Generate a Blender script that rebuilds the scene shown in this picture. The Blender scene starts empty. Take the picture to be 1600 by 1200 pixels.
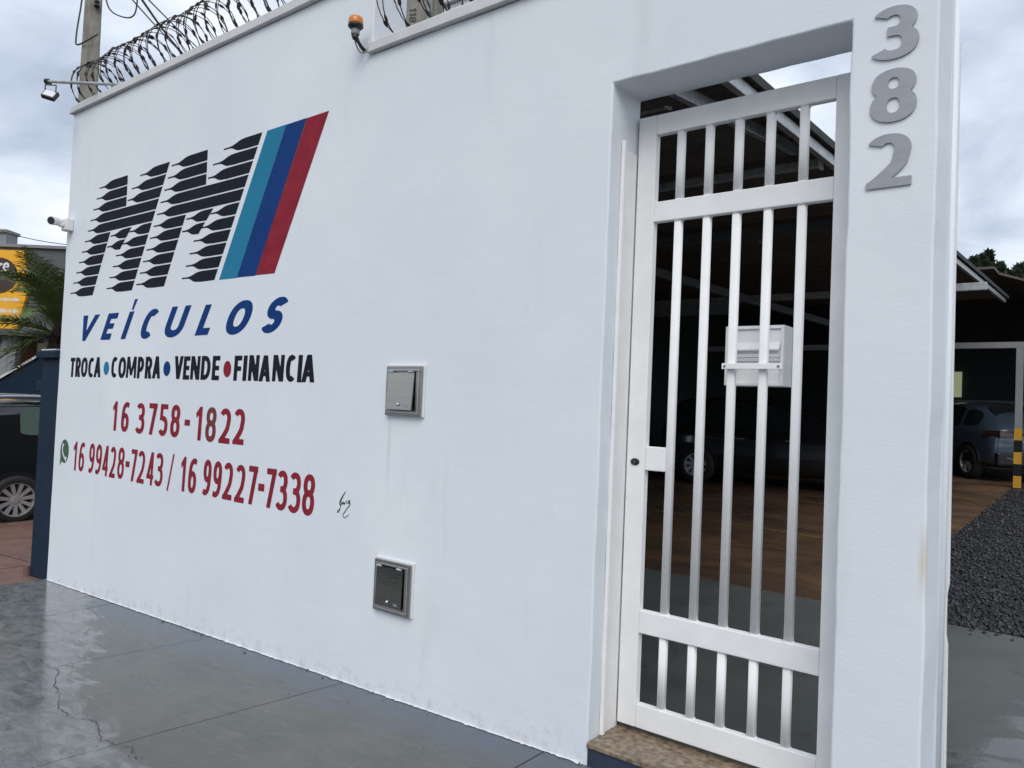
import bpy, bmesh, math, random
import numpy as np
from mathutils import Vector, Matrix
random.seed(7)
rng = np.random.default_rng(7)
C = bpy.context.scene.collection
scene = bpy.context.scene

# ---------------------------------------------------------------- camera
YAW, PITCH, ROLL = 0.6663, 0.0287, 0.0423
CAM = Vector((0.0, -2.8231, 1.45))
fwd = Vector((-math.sin(YAW)*math.cos(PITCH), math.cos(YAW)*math.cos(PITCH), math.sin(PITCH)))
rt = fwd.cross(Vector((0, 0, 1))).normalized(); up = rt.cross(fwd)
r2 = rt*math.cos(ROLL) + up*math.sin(ROLL); u2 = -rt*math.sin(ROLL) + up*math.cos(ROLL)
cam_data = bpy.data.cameras.new('camera'); cam = bpy.data.objects.new('camera', cam_data); C.objects.link(cam)
m = Matrix.Identity(4)
for i in range(3):
    m[i][0] = r2[i]; m[i][1] = u2[i]; m[i][2] = -fwd[i]; m[i][3] = CAM[i]
cam.matrix_world = m
cam_data.sensor_width = 36.0; cam_data.lens = 36.0*1200.6/1600.0
cam_data.clip_start = 0.05; cam_data.clip_end = 1500
scene.camera = cam

# ---------------------------------------------------------------- world
SUN_EL, SUN_AZ = math.radians(46), math.radians(146)      # azimuth measured clockwise from +y
world = bpy.data.worlds.new('World'); scene.world = world; world.use_nodes = True
nt = world.node_tree; nt.nodes.clear()
N = nt.nodes.new; Lk = nt.links.new
out = N('ShaderNodeOutputWorld')
sky = N('ShaderNodeTexSky'); sky.sky_type = 'NISHITA'; sky.sun_disc = False
sky.sun_elevation = SUN_EL; sky.sun_rotation = SUN_AZ; sky.dust_density = 3.0
bg1 = N('ShaderNodeBackground'); bg1.inputs['Strength'].default_value = 0.09
Lk(sky.outputs[0], bg1.inputs['Color'])
tc = N('ShaderNodeTexCoord'); sep = N('ShaderNodeSeparateXYZ'); Lk(tc.outputs['Generated'], sep.inputs[0])
mx = N('ShaderNodeMath'); mx.operation = 'MAXIMUM'; mx.inputs[1].default_value = 0.0; Lk(sep.outputs['Z'], mx.inputs[0])
ad = N('ShaderNodeMath'); ad.operation = 'ADD'; ad.inputs[1].default_value = 0.33; Lk(mx.outputs[0], ad.inputs[0])
cmb = N('ShaderNodeCombineXYZ')
for ax in ('X', 'Y'):
    dv = N('ShaderNodeMath'); dv.operation = 'DIVIDE'; Lk(sep.outputs[ax], dv.inputs[0]); Lk(ad.outputs[0], dv.inputs[1]); Lk(dv.outputs[0], cmb.inputs[ax])
n1 = N('ShaderNodeTexNoise'); n1.inputs['Scale'].default_value = 1.9; n1.inputs['Detail'].default_value = 9
n1.inputs['Roughness'].default_value = 0.52; n1.inputs['Distortion'].default_value = 0.35
Lk(cmb.outputs[0], n1.inputs['Vector'])
rp = N('ShaderNodeValToRGB'); e = rp.color_ramp.elements
e[0].position = 0.37; e[0].color = (0.42, 0.48, 0.59, 1)
e[1].position = 0.64; e[1].color = (0.96, 0.98, 1.0, 1)
x_ = e.new(0.455); x_.color = (0.56, 0.63, 0.75, 1)
x_ = e.new(0.55); x_.color = (0.74, 0.81, 0.91, 1)
Lk(n1.outputs['Fac'], rp.inputs[0])
bg2 = N('ShaderNodeBackground'); bg2.inputs['Strength'].default_value = 1.0; Lk(rp.outputs[0], bg2.inputs['Color'])
mxs = N('ShaderNodeMixShader'); mxs.inputs[0].default_value = 0.92
Lk(bg1.outputs[0], mxs.inputs[1]); Lk(bg2.outputs[0], mxs.inputs[2]); Lk(mxs.outputs[0], out.inputs['Surface'])

sl = bpy.data.lights.new('sun', 'SUN'); sl.energy = 1.45; sl.angle = math.radians(38); sl.color = (1.0, 0.97, 0.93)
so = bpy.data.objects.new('sun', sl); C.objects.link(so)
sd = Vector((math.sin(SUN_AZ)*math.cos(SUN_EL), math.cos(SUN_AZ)*math.cos(SUN_EL), math.sin(SUN_EL)))
so.rotation_euler = sd.to_track_quat('Z', 'Y').to_euler()
so.location = (0, -6, 9)
vs = scene.view_settings; vs.view_transform = 'Standard'; vs.look = 'None'; vs.exposure = 0.25; vs.gamma = 1.0; vs.use_curve_mapping = False

# ---------------------------------------------------------------- materials
MATS = {}
def mat(name, col, rough=0.6, metal=0.0, vary=0.0, vscale=4.0, bump=0.0, bscale=60.0, col2=None, spec=0.5, emit=None, es=0.0, stretch=(1, 1, 1), coat=0.0, bump2=0.0, b2scale=3.0, rvar=0.0):
    mt = bpy.data.materials.new(name); mt.use_nodes = True; t = mt.node_tree; b = t.nodes['Principled BSDF']
    b.inputs['Base Color'].default_value = (*col, 1); b.inputs['Roughness'].default_value = rough; b.inputs['Metallic'].default_value = metal
    b.inputs['Specular IOR Level'].default_value = spec; b.inputs['Coat Weight'].default_value = coat
    tcn = t.nodes.new('ShaderNodeTexCoord'); mp = t.nodes.new('ShaderNodeMapping'); mp.inputs['Scale'].default_value = stretch
    t.links.new(tcn.outputs['Object'], mp.inputs[0])
    if vary > 0 or col2:
        nz = t.nodes.new('ShaderNodeTexNoise'); nz.inputs['Scale'].default_value = vscale; nz.inputs['Detail'].default_value = 6; nz.inputs['Roughness'].default_value = 0.6
        t.links.new(mp.outputs[0], nz.inputs['Vector'])
        cr = t.nodes.new('ShaderNodeValToRGB'); cr.color_ramp.elements[0].position = 0.35; cr.color_ramp.elements[1].position = 0.68
        c2 = col2 if col2 else tuple(c*(1-vary) for c in col)
        cr.color_ramp.elements[0].color = (*c2, 1); cr.color_ramp.elements[1].color = (*col, 1)
        t.links.new(nz.outputs['Fac'], cr.inputs[0]); t.links.new(cr.outputs[0], b.inputs['Base Color'])
        if rvar > 0:
            mr = t.nodes.new('ShaderNodeMapRange'); mr.inputs[3].default_value = max(0.02, rough-rvar); mr.inputs[4].default_value = rough+rvar
            t.links.new(nz.outputs['Fac'], mr.inputs[0]); t.links.new(mr.outputs[0], b.inputs['Roughness'])
    prev = None
    for st, sc, dist in ((bump, bscale, 0.004), (bump2, b2scale, 0.03)):
        if st > 0:
            nb = t.nodes.new('ShaderNodeTexNoise'); nb.inputs['Scale'].default_value = sc; nb.inputs['Detail'].default_value = 5
            t.links.new(mp.outputs[0], nb.inputs['Vector'])
            bp = t.nodes.new('ShaderNodeBump'); bp.inputs['Strength'].default_value = st; bp.inputs['Distance'].default_value = dist
            t.links.new(nb.outputs['Fac'], bp.inputs['Height'])
            if prev: t.links.new(prev.outputs[0], bp.inputs['Normal'])
            t.links.new(bp.outputs[0], b.inputs['Normal']); prev = bp
    if emit: b.inputs['Emission Color'].default_value = (*emit, 1); b.inputs['Emission Strength'].default_value = es
    MATS[name] = mt
    return mt

def wall_material():
    mt = bpy.data.materials.new('white_wall_paint'); mt.use_nodes = True; t = mt.node_tree; b = t.nodes['Principled BSDF']
    nn = t.nodes.new; ln = t.links.new
    b.inputs['Roughness'].default_value = 0.62; b.inputs['Specular IOR Level'].default_value = 0.35
    tcn = nn('ShaderNodeTexCoord')
    def noise(scale, det=5, stretch=(1, 1, 1), rough=0.55):
        mp = nn('ShaderNodeMapping'); mp.inputs['Scale'].default_value = stretch; ln(tcn.outputs['Object'], mp.inputs[0])
        nz = nn('ShaderNodeTexNoise'); nz.inputs['Scale'].default_value = scale; nz.inputs['Detail'].default_value = det; nz.inputs['Roughness'].default_value = rough
        ln(mp.outputs[0], nz.inputs['Vector']); return nz
    base = (0.70, 0.745, 0.80, 1)
    # broad tone variation
    v = noise(0.9, 4); cr = nn('ShaderNodeValToRGB'); cr.color_ramp.elements[0].position = .3; cr.color_ramp.elements[1].position = .7
    cr.color_ramp.elements[0].color = (0.685, 0.732, 0.775, 1); cr.color_ramp.elements[1].color = (0.745, 0.785, 0.822, 1); ln(v.outputs['Fac'], cr.inputs[0])
    # sparse vertical grime runs
    g = noise(1.6, 6, (2.2, 1, 0.35)); gr = nn('ShaderNodeValToRGB'); gr.color_ramp.elements[0].position = .62; gr.color_ramp.elements[1].position = .82
    gr.color_ramp.elements[0].color = (0, 0, 0, 1); gr.color_ramp.elements[1].color = (.55, .55, .55, 1); ln(g.outputs['Fac'], gr.inputs[0])
    mixg = nn('ShaderNodeMix'); mixg.data_type = 'RGBA'; ln(gr.outputs[0], mixg.inputs[0]); ln(cr.outputs[0], mixg.inputs[6]); mixg.inputs[7].default_value = (0.56, 0.585, 0.61, 1)
    # small dark specks (chips)
    s = noise(26, 2); sr = nn('ShaderNodeValToRGB'); sr.color_ramp.elements[0].position = .775; sr.color_ramp.elements[1].position = .80
    sr.color_ramp.elements[0].color = (0, 0, 0, 1); sr.color_ramp.elements[1].color = (.75, .75, .75, 1); ln(s.outputs['Fac'], sr.inputs[0])
    mixs = nn('ShaderNodeMix'); mixs.data_type = 'RGBA'; ln(sr.outputs[0], mixs.inputs[0]); ln(mixg.outputs[2], mixs.inputs[6]); mixs.inputs[7].default_value = (0.42, 0.44, 0.46, 1)
    # splash dirt close to the pavement: height above the sloping foot of the wall
    sp = nn('ShaderNodeSeparateXYZ'); ln(tcn.outputs['Object'], sp.inputs[0])
    sx = nn('ShaderNodeMath'); sx.operation = 'MULTIPLY_ADD'; sx.inputs[1].default_value = -0.0305; ln(sp.outputs['X'], sx.inputs[0]); ln(sp.outputs['Z'], sx.inputs[2])
    mr = nn('ShaderNodeMapRange'); mr.inputs[1].default_value = 0.0; mr.inputs[2].default_value = 0.30; mr.inputs[3].default_value = 0.22; mr.inputs[4].default_value = -0.10; ln(sx.outputs[0], mr.inputs[0])
    dn = noise(14, 7, (1, 1, 1), .7); am = nn('ShaderNodeMath'); am.operation = 'ADD'; ln(mr.outputs[0], am.inputs[0]); ln(dn.outputs['Fac'], am.inputs[1])
    dr = nn('ShaderNodeValToRGB'); dr.color_ramp.elements[0].position = .66; dr.color_ramp.elements[1].position = .86; dr.color_ramp.elements[0].color = (0, 0, 0, 1); dr.color_ramp.elements[1].color = (.5, .5, .5, 1); ln(am.outputs[0], dr.inputs[0])
    mixd = nn('ShaderNodeMix'); mixd.data_type = 'RGBA'; ln(dr.outputs[0], mixd.inputs[0]); ln(mixs.outputs[2], mixd.inputs[6]); mixd.inputs[7].default_value = (0.47, 0.46, 0.44, 1)
    # rust-yellow run on the pillar's edge
    def gauss(outp, c, w):
        a = nn('ShaderNodeMath'); a.operation = 'SUBTRACT'; ln(outp, a.inputs[0]); a.inputs[1].default_value = c
        q = nn('ShaderNodeMath'); q.operation = 'DIVIDE'; ln(a.outputs[0], q.inputs[0]); q.inputs[1].default_value = w
        p = nn('ShaderNodeMath'); p.operation = 'POWER'; ln(q.outputs[0], p.inputs[0]); p.inputs[1].default_value = 2
        x = nn('ShaderNodeMath'); x.operation = 'MULTIPLY'; ln(p.outputs[0], x.inputs[0]); x.inputs[1].default_value = -1
        ee = nn('ShaderNodeMath'); ee.operation = 'EXPONENT'; ln(x.outputs[0], ee.inputs[0]); return ee.outputs[0]
    gx = gauss(sp.outputs['X'], -0.484, 0.013); gz = gauss(sp.outputs['Z'], 1.0, 0.09)
    gm = nn('ShaderNodeMath'); gm.operation = 'MULTIPLY'; ln(gx, gm.inputs[0]); ln(gz, gm.inputs[1])
    gy = gauss(sp.outputs['Y'], 0.0, 0.03); gmy = nn('ShaderNodeMath'); gmy.operation = 'MULTIPLY'; ln(gm.outputs[0], gmy.inputs[0]); ln(gy, gmy.inputs[1]); gm = gmy
    gm2 = nn('ShaderNodeMath'); gm2.operation = 'MULTIPLY'; ln(gm.outputs[0], gm2.inputs[0]); gm2.inputs[1].default_value = .6
    mixr = nn('ShaderNodeMix'); mixr.data_type = 'RGBA'; ln(gm2.outputs[0], mixr.inputs[0]); ln(mixd.outputs[2], mixr.inputs[6]); mixr.inputs[7].default_value = (0.58, 0.46, 0.30, 1)
    dx_ = gauss(sp.outputs['X'], -3.035, .012); dz_ = gauss(sp.outputs['Z'], 1.22, .20)
    dm = nn('ShaderNodeMath'); dm.operation = 'MULTIPLY'; ln(dx_, dm.inputs[0]); ln(dz_, dm.inputs[1]); dm2 = nn('ShaderNodeMath'); dm2.operation = 'MULTIPLY'; ln(dm.outputs[0], dm2.inputs[0]); dm2.inputs[1].default_value = .30
    mixw = nn('ShaderNodeMix'); mixw.data_type = 'RGBA'; ln(dm2.outputs[0], mixw.inputs[0]); ln(mixr.outputs[2], mixw.inputs[6]); mixw.inputs[7].default_value = (0.40, 0.39, 0.42, 1)
    ln(mixw.outputs[2], b.inputs['Base Color'])
    # relief: roller texture, trowel strokes, patches
    a1 = noise(95, 4); a2 = noise(9, 6, (0.35, 1, 1.6), .65); a3 = noise(1.4, 3)
    vor = nn('ShaderNodeTexNoise'); vor.inputs['Scale'].default_value = 1.3; vor.inputs['Detail'].default_value = 2.5; ln(tcn.outputs['Object'], vor.inputs['Vector'])
    st = nn('ShaderNodeMapRange'); st.inputs[1].default_value = .54; st.inputs[2].default_value = .556; ln(vor.outputs['Fac'], st.inputs[0])
    prev = None
    for src, stg, dist in ((a1.outputs['Fac'], .22, .003), (a2.outputs['Fac'], .16, .006), (a3.outputs['Fac'], .30, .03), (st.outputs[0], .22, .0014)):
        bp = nn('ShaderNodeBump'); bp.inputs['Strength'].default_value = stg; bp.inputs['Distance'].default_value = dist; ln(src, bp.inputs['Height'])
        if prev: ln(prev.outputs[0], bp.inputs['Normal'])
        prev = bp
    ln(prev.outputs[0], b.inputs['Normal'])
    return mt

def wet_concrete(name, kind):
    mt = bpy.data.materials.new(name); mt.use_nodes = True; t = mt.node_tree; b = t.nodes['Principled BSDF']; nn = t.nodes.new; ln = t.links.new
    tcn = nn('ShaderNodeTexCoord')
    def noise(scale, det=5, stretch=(1, 1, 1), rough=0.6, dis=0.0):
        mp = nn('ShaderNodeMapping'); mp.inputs['Scale'].default_value = stretch; ln(tcn.outputs['Object'], mp.inputs[0])
        nz = nn('ShaderNodeTexNoise'); nz.inputs['Scale'].default_value = scale; nz.inputs['Detail'].default_value = det; nz.inputs['Roughness'].default_value = rough; nz.inputs['Distortion'].default_value = dis
        ln(mp.outputs[0], nz.inputs['Vector']); return nz.outputs['Fac']
    def ramp(src, p0, p1, c0, c1):
        r = nn('ShaderNodeValToRGB'); r.color_ramp.elements[0].position = p0; r.color_ramp.elements[1].position = p1
        r.color_ramp.elements[0].color = (*c0, 1); r.color_ramp.elements[1].color = (*c1, 1); ln(src, r.inputs[0]); return r.outputs[0]
    def mix(f, a, c):
        x = nn('ShaderNodeMix'); x.data_type = 'RGBA'; ln(f, x.inputs[0]); ln(a, x.inputs[6])
        if isinstance(c, tuple): x.inputs[7].default_value = (*c, 1)
        else: ln(c, x.inputs[7])
        return x.outputs[2]
    sp = nn('ShaderNodeSeparateXYZ'); ln(tcn.outputs['Object'], sp.inputs[0])
    if kind == 'walk':
        col = ramp(noise(1.3, 7, (1, 1, 1), .65, .4), .34, .68, (0.070, 0.075, 0.069), (0.112, 0.113, 0.102))
        # smeared cement tones running with the slab
        col = mix(ramp(noise(5.5, 7, (1, 2.6, 1), .72, .9), .50, .66, (0, 0, 0), (.4, .4, .4)), col, (0.150, 0.150, 0.138))
        # blue-grey tint by the wall foot: the wall's wet reflection put into the colour
        y1 = nn('ShaderNodeMath'); y1.operation = 'MULTIPLY_ADD'; y1.inputs[1].default_value = 1.5; y1.inputs[2].default_value = 0.66; ln(sp.outputs['Y'], y1.inputs[0])
        na = nn('ShaderNodeMath'); na.operation = 'ADD'; ln(y1.outputs[0], na.inputs[0]); ln(noise(2.6, 8, (1, 1, 1), .68, 1.0), na.inputs[1])
        col = mix(ramp(na.outputs[0], .62, 1.0, (0, 0, 0), (.9, .9, .9)), col, (0.082, 0.102, 0.132))
        col = mix(ramp(noise(3.2, 6, (1, 2, 1), .7), .60, .68, (0, 0, 0), (.5, .5, .5)), col, (0.125, 0.115, 0.098))
        col = mix(ramp(noise(10, 5, (1, 1, 1), .7), .685, .72, (0, 0, 0), (.85, .85, .85)), col, (0.060, 0.058, 0.052))
        # wetter street side of the crack and far-end streaks, pale colour imitating sky reflection
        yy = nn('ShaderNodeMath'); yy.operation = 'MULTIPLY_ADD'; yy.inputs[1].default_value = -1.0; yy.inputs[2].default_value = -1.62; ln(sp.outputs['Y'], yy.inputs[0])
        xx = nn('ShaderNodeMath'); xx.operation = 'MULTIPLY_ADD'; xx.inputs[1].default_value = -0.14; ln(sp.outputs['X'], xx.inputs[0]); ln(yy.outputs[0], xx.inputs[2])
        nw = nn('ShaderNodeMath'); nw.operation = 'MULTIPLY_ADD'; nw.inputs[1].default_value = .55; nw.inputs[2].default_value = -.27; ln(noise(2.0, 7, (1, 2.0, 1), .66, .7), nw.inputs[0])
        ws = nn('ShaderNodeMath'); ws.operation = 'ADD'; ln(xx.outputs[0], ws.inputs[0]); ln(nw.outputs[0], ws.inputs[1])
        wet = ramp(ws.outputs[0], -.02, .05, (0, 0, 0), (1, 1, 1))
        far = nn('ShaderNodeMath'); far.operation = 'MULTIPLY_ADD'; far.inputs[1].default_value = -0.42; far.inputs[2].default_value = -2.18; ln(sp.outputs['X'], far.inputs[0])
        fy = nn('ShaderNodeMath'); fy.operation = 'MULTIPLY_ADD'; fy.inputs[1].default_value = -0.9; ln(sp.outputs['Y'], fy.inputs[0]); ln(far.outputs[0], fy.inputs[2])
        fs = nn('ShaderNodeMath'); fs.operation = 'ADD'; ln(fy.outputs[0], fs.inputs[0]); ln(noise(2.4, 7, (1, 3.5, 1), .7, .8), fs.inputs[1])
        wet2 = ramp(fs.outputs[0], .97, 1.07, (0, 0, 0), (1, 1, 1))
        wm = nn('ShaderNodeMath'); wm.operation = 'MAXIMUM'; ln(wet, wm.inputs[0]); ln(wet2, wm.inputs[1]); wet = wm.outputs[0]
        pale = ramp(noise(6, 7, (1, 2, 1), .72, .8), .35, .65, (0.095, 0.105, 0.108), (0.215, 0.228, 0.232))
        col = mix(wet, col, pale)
        r0, r1 = .27, .13
    elif kind == 'apron':
        col = ramp(noise(1.3, 6, (1, 1, 1), .6, .4), .36, .66, (0.075, 0.084, 0.080), (0.110, 0.118, 0.110))
        col = mix(ramp(noise(4, 6, (1, 1, 1), .7), .60, .66, (0, 0, 0), (.7, .7, .7)), col, (0.05, 0.052, 0.05))
        xx = nn('ShaderNodeMath'); xx.operation = 'MULTIPLY_ADD'; xx.inputs[1].default_value = 0.5; xx.inputs[2].default_value = 0.46; ln(sp.outputs['X'], xx.inputs[0])
        yy = nn('ShaderNodeMath'); yy.operation = 'MULTIPLY_ADD'; yy.inputs[1].default_value = -0.16; ln(sp.outputs['Y'], yy.inputs[0]); ln(xx.outputs[0], yy.inputs[2])
        ws = nn('ShaderNodeMath'); ws.operation = 'ADD'; ln(yy.outputs[0], ws.inputs[0]); ln(noise(2.2, 7, (1, 1.4, 1), .65, .6), ws.inputs[1])
        wet = ramp(ws.outputs[0], .52, .60, (0, 0, 0), (1, 1, 1))
        r0, r1 = .45, .05
    else:
        col = ramp(noise(1.0, 6, (1, 1, 1), .6, .4), .36, .66, (0.085, 0.048, 0.026), (0.15, 0.085, 0.045))
        wet = ramp(noise(.9, 6, (1, 2, 1), .6, .6), .45, .60, (0, 0, 0), (1, 1, 1))
        r0, r1 = .5, .25
    rr = ramp(wet, 0, 1, (r0, r0, r0), (r1, r1, r1)); ln(rr, b.inputs['Roughness'])
    dk = mix(ramp(wet, 0, 1, (0, 0, 0), (.35, .35, .35) if kind != 'walk' else (.0, .0, .0)), col, (0.05, 0.055, 0.058)); ln(dk, b.inputs['Base Color'])
    prev = None
    for src, stg, dist in ((noise(60, 4), .15, .003), (noise(5, 5), .25, .008)):
        bp = nn('ShaderNodeBump'); bp.inputs['Strength'].default_value = stg; bp.inputs['Distance'].default_value = dist; ln(src, bp.inputs['Height'])
        if prev: ln(prev.outputs[0], bp.inputs['Normal'])
        prev = bp
    ln(prev.outputs[0], b.inputs['Normal'])
    return mt

M_wall = wall_material()
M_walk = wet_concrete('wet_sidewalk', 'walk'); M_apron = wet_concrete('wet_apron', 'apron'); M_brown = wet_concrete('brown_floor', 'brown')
M_coping = mat('coping_paint', (0.62, 0.62, 0.62), .6, vary=.12, vscale=5, bump=.3, bscale=40)
M_reveal = mat('reveal_paint', (0.74, 0.745, 0.75), .6, vary=.06, vscale=3, bump=.2, bscale=70)
M_black = mat('black_sign_paint', (0.013, 0.016, 0.026), .75, spec=.12, vary=.25, vscale=3, bump=.1, bscale=90)
M_navyp = mat('blue_sign_paint', (0.007, 0.048, 0.20), .75, spec=.12, vary=.2, vscale=5, bump=.1, bscale=90)
M_teal = mat('teal_sign_paint', (0.022, 0.205, 0.345), .75, spec=.12, vary=.12, vscale=3, bump=.1, bscale=90)
M_red = mat('red_sign_paint', (0.29, 0.024, 0.042), .75, spec=.12, vary=.25, vscale=9, bump=.1, bscale=90)
M_redo = mat('old_red_paint', (0.20, 0.020, 0.022), .5, vary=.35, vscale=20)
M_green = mat('green_sign_paint', (0.035, 0.11, 0.055), .5, vary=.2, vscale=9)
M_gate = mat('gate_enamel', (0.84, 0.84, 0.835), .6, vary=.08, vscale=7, bump=.10, bscale=50, spec=.2)
M_steel = mat('stainless_steel', (0.36, 0.35, 0.33), .22, 1.0, vary=.15, vscale=6, stretch=(1, 1, 8), bump=.1, bscale=14, rvar=.08)
M_steeld = mat('dark_polished_steel', (0.16, 0.155, 0.145), .14, 1.0, vary=.2, vscale=5, stretch=(1, 1, 8), bump=.12, bscale=12, rvar=.06)
M_galv = mat('galvanised_steel', (0.55, 0.58, 0.58), .42, .6, vary=.35, vscale=22, bump=.1, bscale=40)
M_num = mat('brushed_number_metal', (0.36, 0.37, 0.39), .45, .55, vary=.12, vscale=8, stretch=(1, 1, 5), rvar=.08)
M_band = mat('black_band_paint', (0.012, 0.012, 0.014), .6, spec=.2)
M_dark = mat('dark_plastic', (0.012, 0.012, 0.014), .4, vary=.2, vscale=20)
M_rubber = mat('tyre_rubber', (0.014, 0.014, 0.015), .75, vary=.3, vscale=30, bump=.3, bscale=120)
M_rim = mat('alloy_rim', (0.55, 0.56, 0.58), .35, .6, vary=.1, vscale=12)
M_granite = mat('granite_threshold', (0.33, 0.25, 0.17), .4, col2=(0.10, 0.075, 0.055), vscale=38, bump=.1)
M_step = mat('navy_step_paint', (0.035, 0.050, 0.082), .5, vary=.3, vscale=9, bump=.3, bscale=40)
M_navy = mat('navy_wall_paint', (0.011, 0.026, 0.050), .75, spec=.15, vary=.25, vscale=2, bump=.25, bscale=60)
M_conc = mat('weathered_concrete', (0.30, 0.29, 0.25), .85, col2=(0.17, 0.16, 0.13), vscale=5, bump=.5, bscale=30, stretch=(2, 2, .6))
M_razor = mat('rusty_razor_steel', (0.055, 0.045, 0.045), .5, .6, vary=.4, vscale=30)
M_cable = mat('cable_black', (0.02, 0.02, 0.022), .6, vary=.2)
M_asph = mat('asphalt', (0.05, 0.05, 0.052), .6, vary=.3, vscale=3, bump=.5, bscale=80)
M_soil = mat('ground_soil', (0.11, 0.085, 0.06), .9, vary=.3, vscale=.8)
M_gravel = mat('dark_gravel', (0.040, 0.040, 0.046), .5, vary=.6, vscale=28, bump=.3, bscale=60)
M_pink = mat('reddish_paving_stone', (0.20, 0.105, 0.075), .55, col2=(0.12, 0.065, 0.05), vscale=4, bump=.4, bscale=20)
M_yel = mat('yellow_sign', (0.85, 0.42, 0.015), .5, vary=.08)
M_yelp = mat('yellow_band_paint', (0.55, 0.30, 0.02), .5, vary=.12, vscale=9)
M_linep = mat('faded_yellow_line', (0.30, 0.19, 0.05), .6, vary=.5, vscale=14)
M_brownsign = mat('brown_sign', (0.05, 0.028, 0.02), .5, vary=.2)
M_white = mat('white_plastic', (0.72, 0.73, 0.74), .4, vary=.05)
M_greyw = mat('grey_render', (0.24, 0.245, 0.255), .8, vary=.15, vscale=1.5, bump=.3, bscale=20)
M_greyd = mat('dark_grey_render', (0.10, 0.105, 0.11), .8, vary=.15, vscale=1.5)
M_beige = mat('beige_glazing', (0.36, 0.31, 0.22), .35, vary=.2)
M_orange = mat('orange_lens', (0.62, 0.20, 0.03), .3, vary=.12, vscale=20, spec=.6)
M_grey = mat('grey_plastic', (0.22, 0.24, 0.25), .5, vary=.1)
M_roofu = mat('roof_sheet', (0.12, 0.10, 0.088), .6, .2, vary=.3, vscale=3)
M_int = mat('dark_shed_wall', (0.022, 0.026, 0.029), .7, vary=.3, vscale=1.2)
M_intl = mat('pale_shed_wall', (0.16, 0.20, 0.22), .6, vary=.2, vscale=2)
M_tree = mat('conifer_needles', (0.030, 0.052, 0.022), .8, col2=(0.014, 0.026, 0.014), vscale=1.2)
M_leafy = mat('yellow_green_leaves', (0.20, 0.24, 0.045), .7, vary=.4, vscale=5)
M_palm = mat('palm_leaf', (0.095, 0.165, 0.050), .65, spec=.2, col2=(0.15, 0.155, 0.07), vscale=3)
M_bark = mat('palm_bark', (0.030, 0.022, 0.018), .9, vary=.5, vscale=18, bump=.6, bscale=30)
M_carb = mat('black_car_paint', (0.010, 0.011, 0.013), .12, vary=.1, coat=1.0)
M_cars = mat('slate_car_paint', (0.055, 0.080, 0.115), .25, .2, vary=.05, coat=.8)
M_glass = mat('tinted_car_glass', (0.012, 0.016, 0.017), .06, spec=.8)
M_glassg = mat('green_car_glass', (0.085, 0.13, 0.105), .08, spec=.8)
M_tail = mat('red_tail_lamp', (0.45, 0.02, 0.03), .15, spec=.7)
M_taild = mat('dark_tail_lamp', (0.03, 0.012, 0.014), .15, spec=.7)
M_silver = mat('silver_trim', (0.55, 0.57, 0.6), .25, .7)
M_lit = mat('lit_window_glass', (0.45, 0.48, 0.30), .5, emit=(0.75, 0.85, 0.50), es=.22)

# ---------------------------------------------------------------- helpers
FLAT = {'painted_word', 'painted_line', 'painted_phone_number', 'painted_digit', 'logo_bottle', 'logo_stripe', 'painted_dot', 'painted_slash', 'messaging_emblem', 'emblem_handset'}
def link(o, parent=None):
    C.objects.link(o)
    if parent is not None: o.parent = parent
    return o
def obj(name, bm, mt, parent=None, smooth=False, bevel=0.0, seg=2, loc=None):
    me = bpy.data.meshes.new(name); bmesh.ops.recalc_face_normals(bm, faces=bm.faces[:]) if name not in FLAT else None
    if smooth:
        for f in bm.faces: f.smooth = True
    bm.to_mesh(me); bm.free()
    for x in (mt if isinstance(mt, (list, tuple)) else [mt]): me.materials.append(x)
    o = bpy.data.objects.new(name, me); link(o, parent)
    if bevel > 0:
        b = o.modifiers.new('bevel', 'BEVEL'); b.width = bevel; b.segments = seg; b.limit_method = 'ANGLE'; b.angle_limit = math.radians(35)
    if loc: o.location = loc
    return o
def raw(name, verts, faces, mt, parent=None, smooth=False):
    me = bpy.data.meshes.new(name); me.from_pydata([tuple(v) for v in verts], [], [tuple(f) for f in faces]); me.update()
    if smooth: me.polygons.foreach_set('use_smooth', [True]*len(me.polygons))
    for x in (mt if isinstance(mt, (list, tuple)) else [mt]): me.materials.append(x)
    return link(bpy.data.objects.new(name, me), parent)
def tag(o, label=None, cat=None, group=None, kind=None):
    if label: o['label'] = label
    if cat: o['category'] = cat
    if group: o['group'] = group
    if kind: o['kind'] = kind
    return o
def thing(name, label, cat, loc=(0, 0, 0), rz=0.0, group=None):
    o = bpy.data.objects.new(name, None); C.objects.link(o); o.location = loc; o.rotation_euler = (0, 0, rz); o.empty_display_size = .1
    return tag(o, label, cat, group)
def box(bm, x0, x1, y0, y1, z0, z1, mi=0):
    vs_ = [bm.verts.new(p) for p in ((x0, y0, z0), (x1, y0, z0), (x1, y1, z0), (x0, y1, z0), (x0, y0, z1), (x1, y0, z1), (x1, y1, z1), (x0, y1, z1))]
    for f in ((0, 3, 2, 1), (4, 5, 6, 7), (0, 1, 5, 4), (1, 2, 6, 5), (2, 3, 7, 6), (3, 0, 4, 7)):
        fc = bm.faces.new([vs_[i] for i in f]); fc.material_index = mi
    return bm
def boxbm(*a): return box(bmesh.new(), *a)
def hexa(bm, pts):
    v = [bm.verts.new(p) for p in pts]
    for f in ((0, 3, 2, 1), (4, 5, 6, 7), (0, 1, 5, 4), (1, 2, 6, 5), (2, 3, 7, 6), (3, 0, 4, 7)): bm.faces.new([v[i] for i in f])
    return bm
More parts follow.
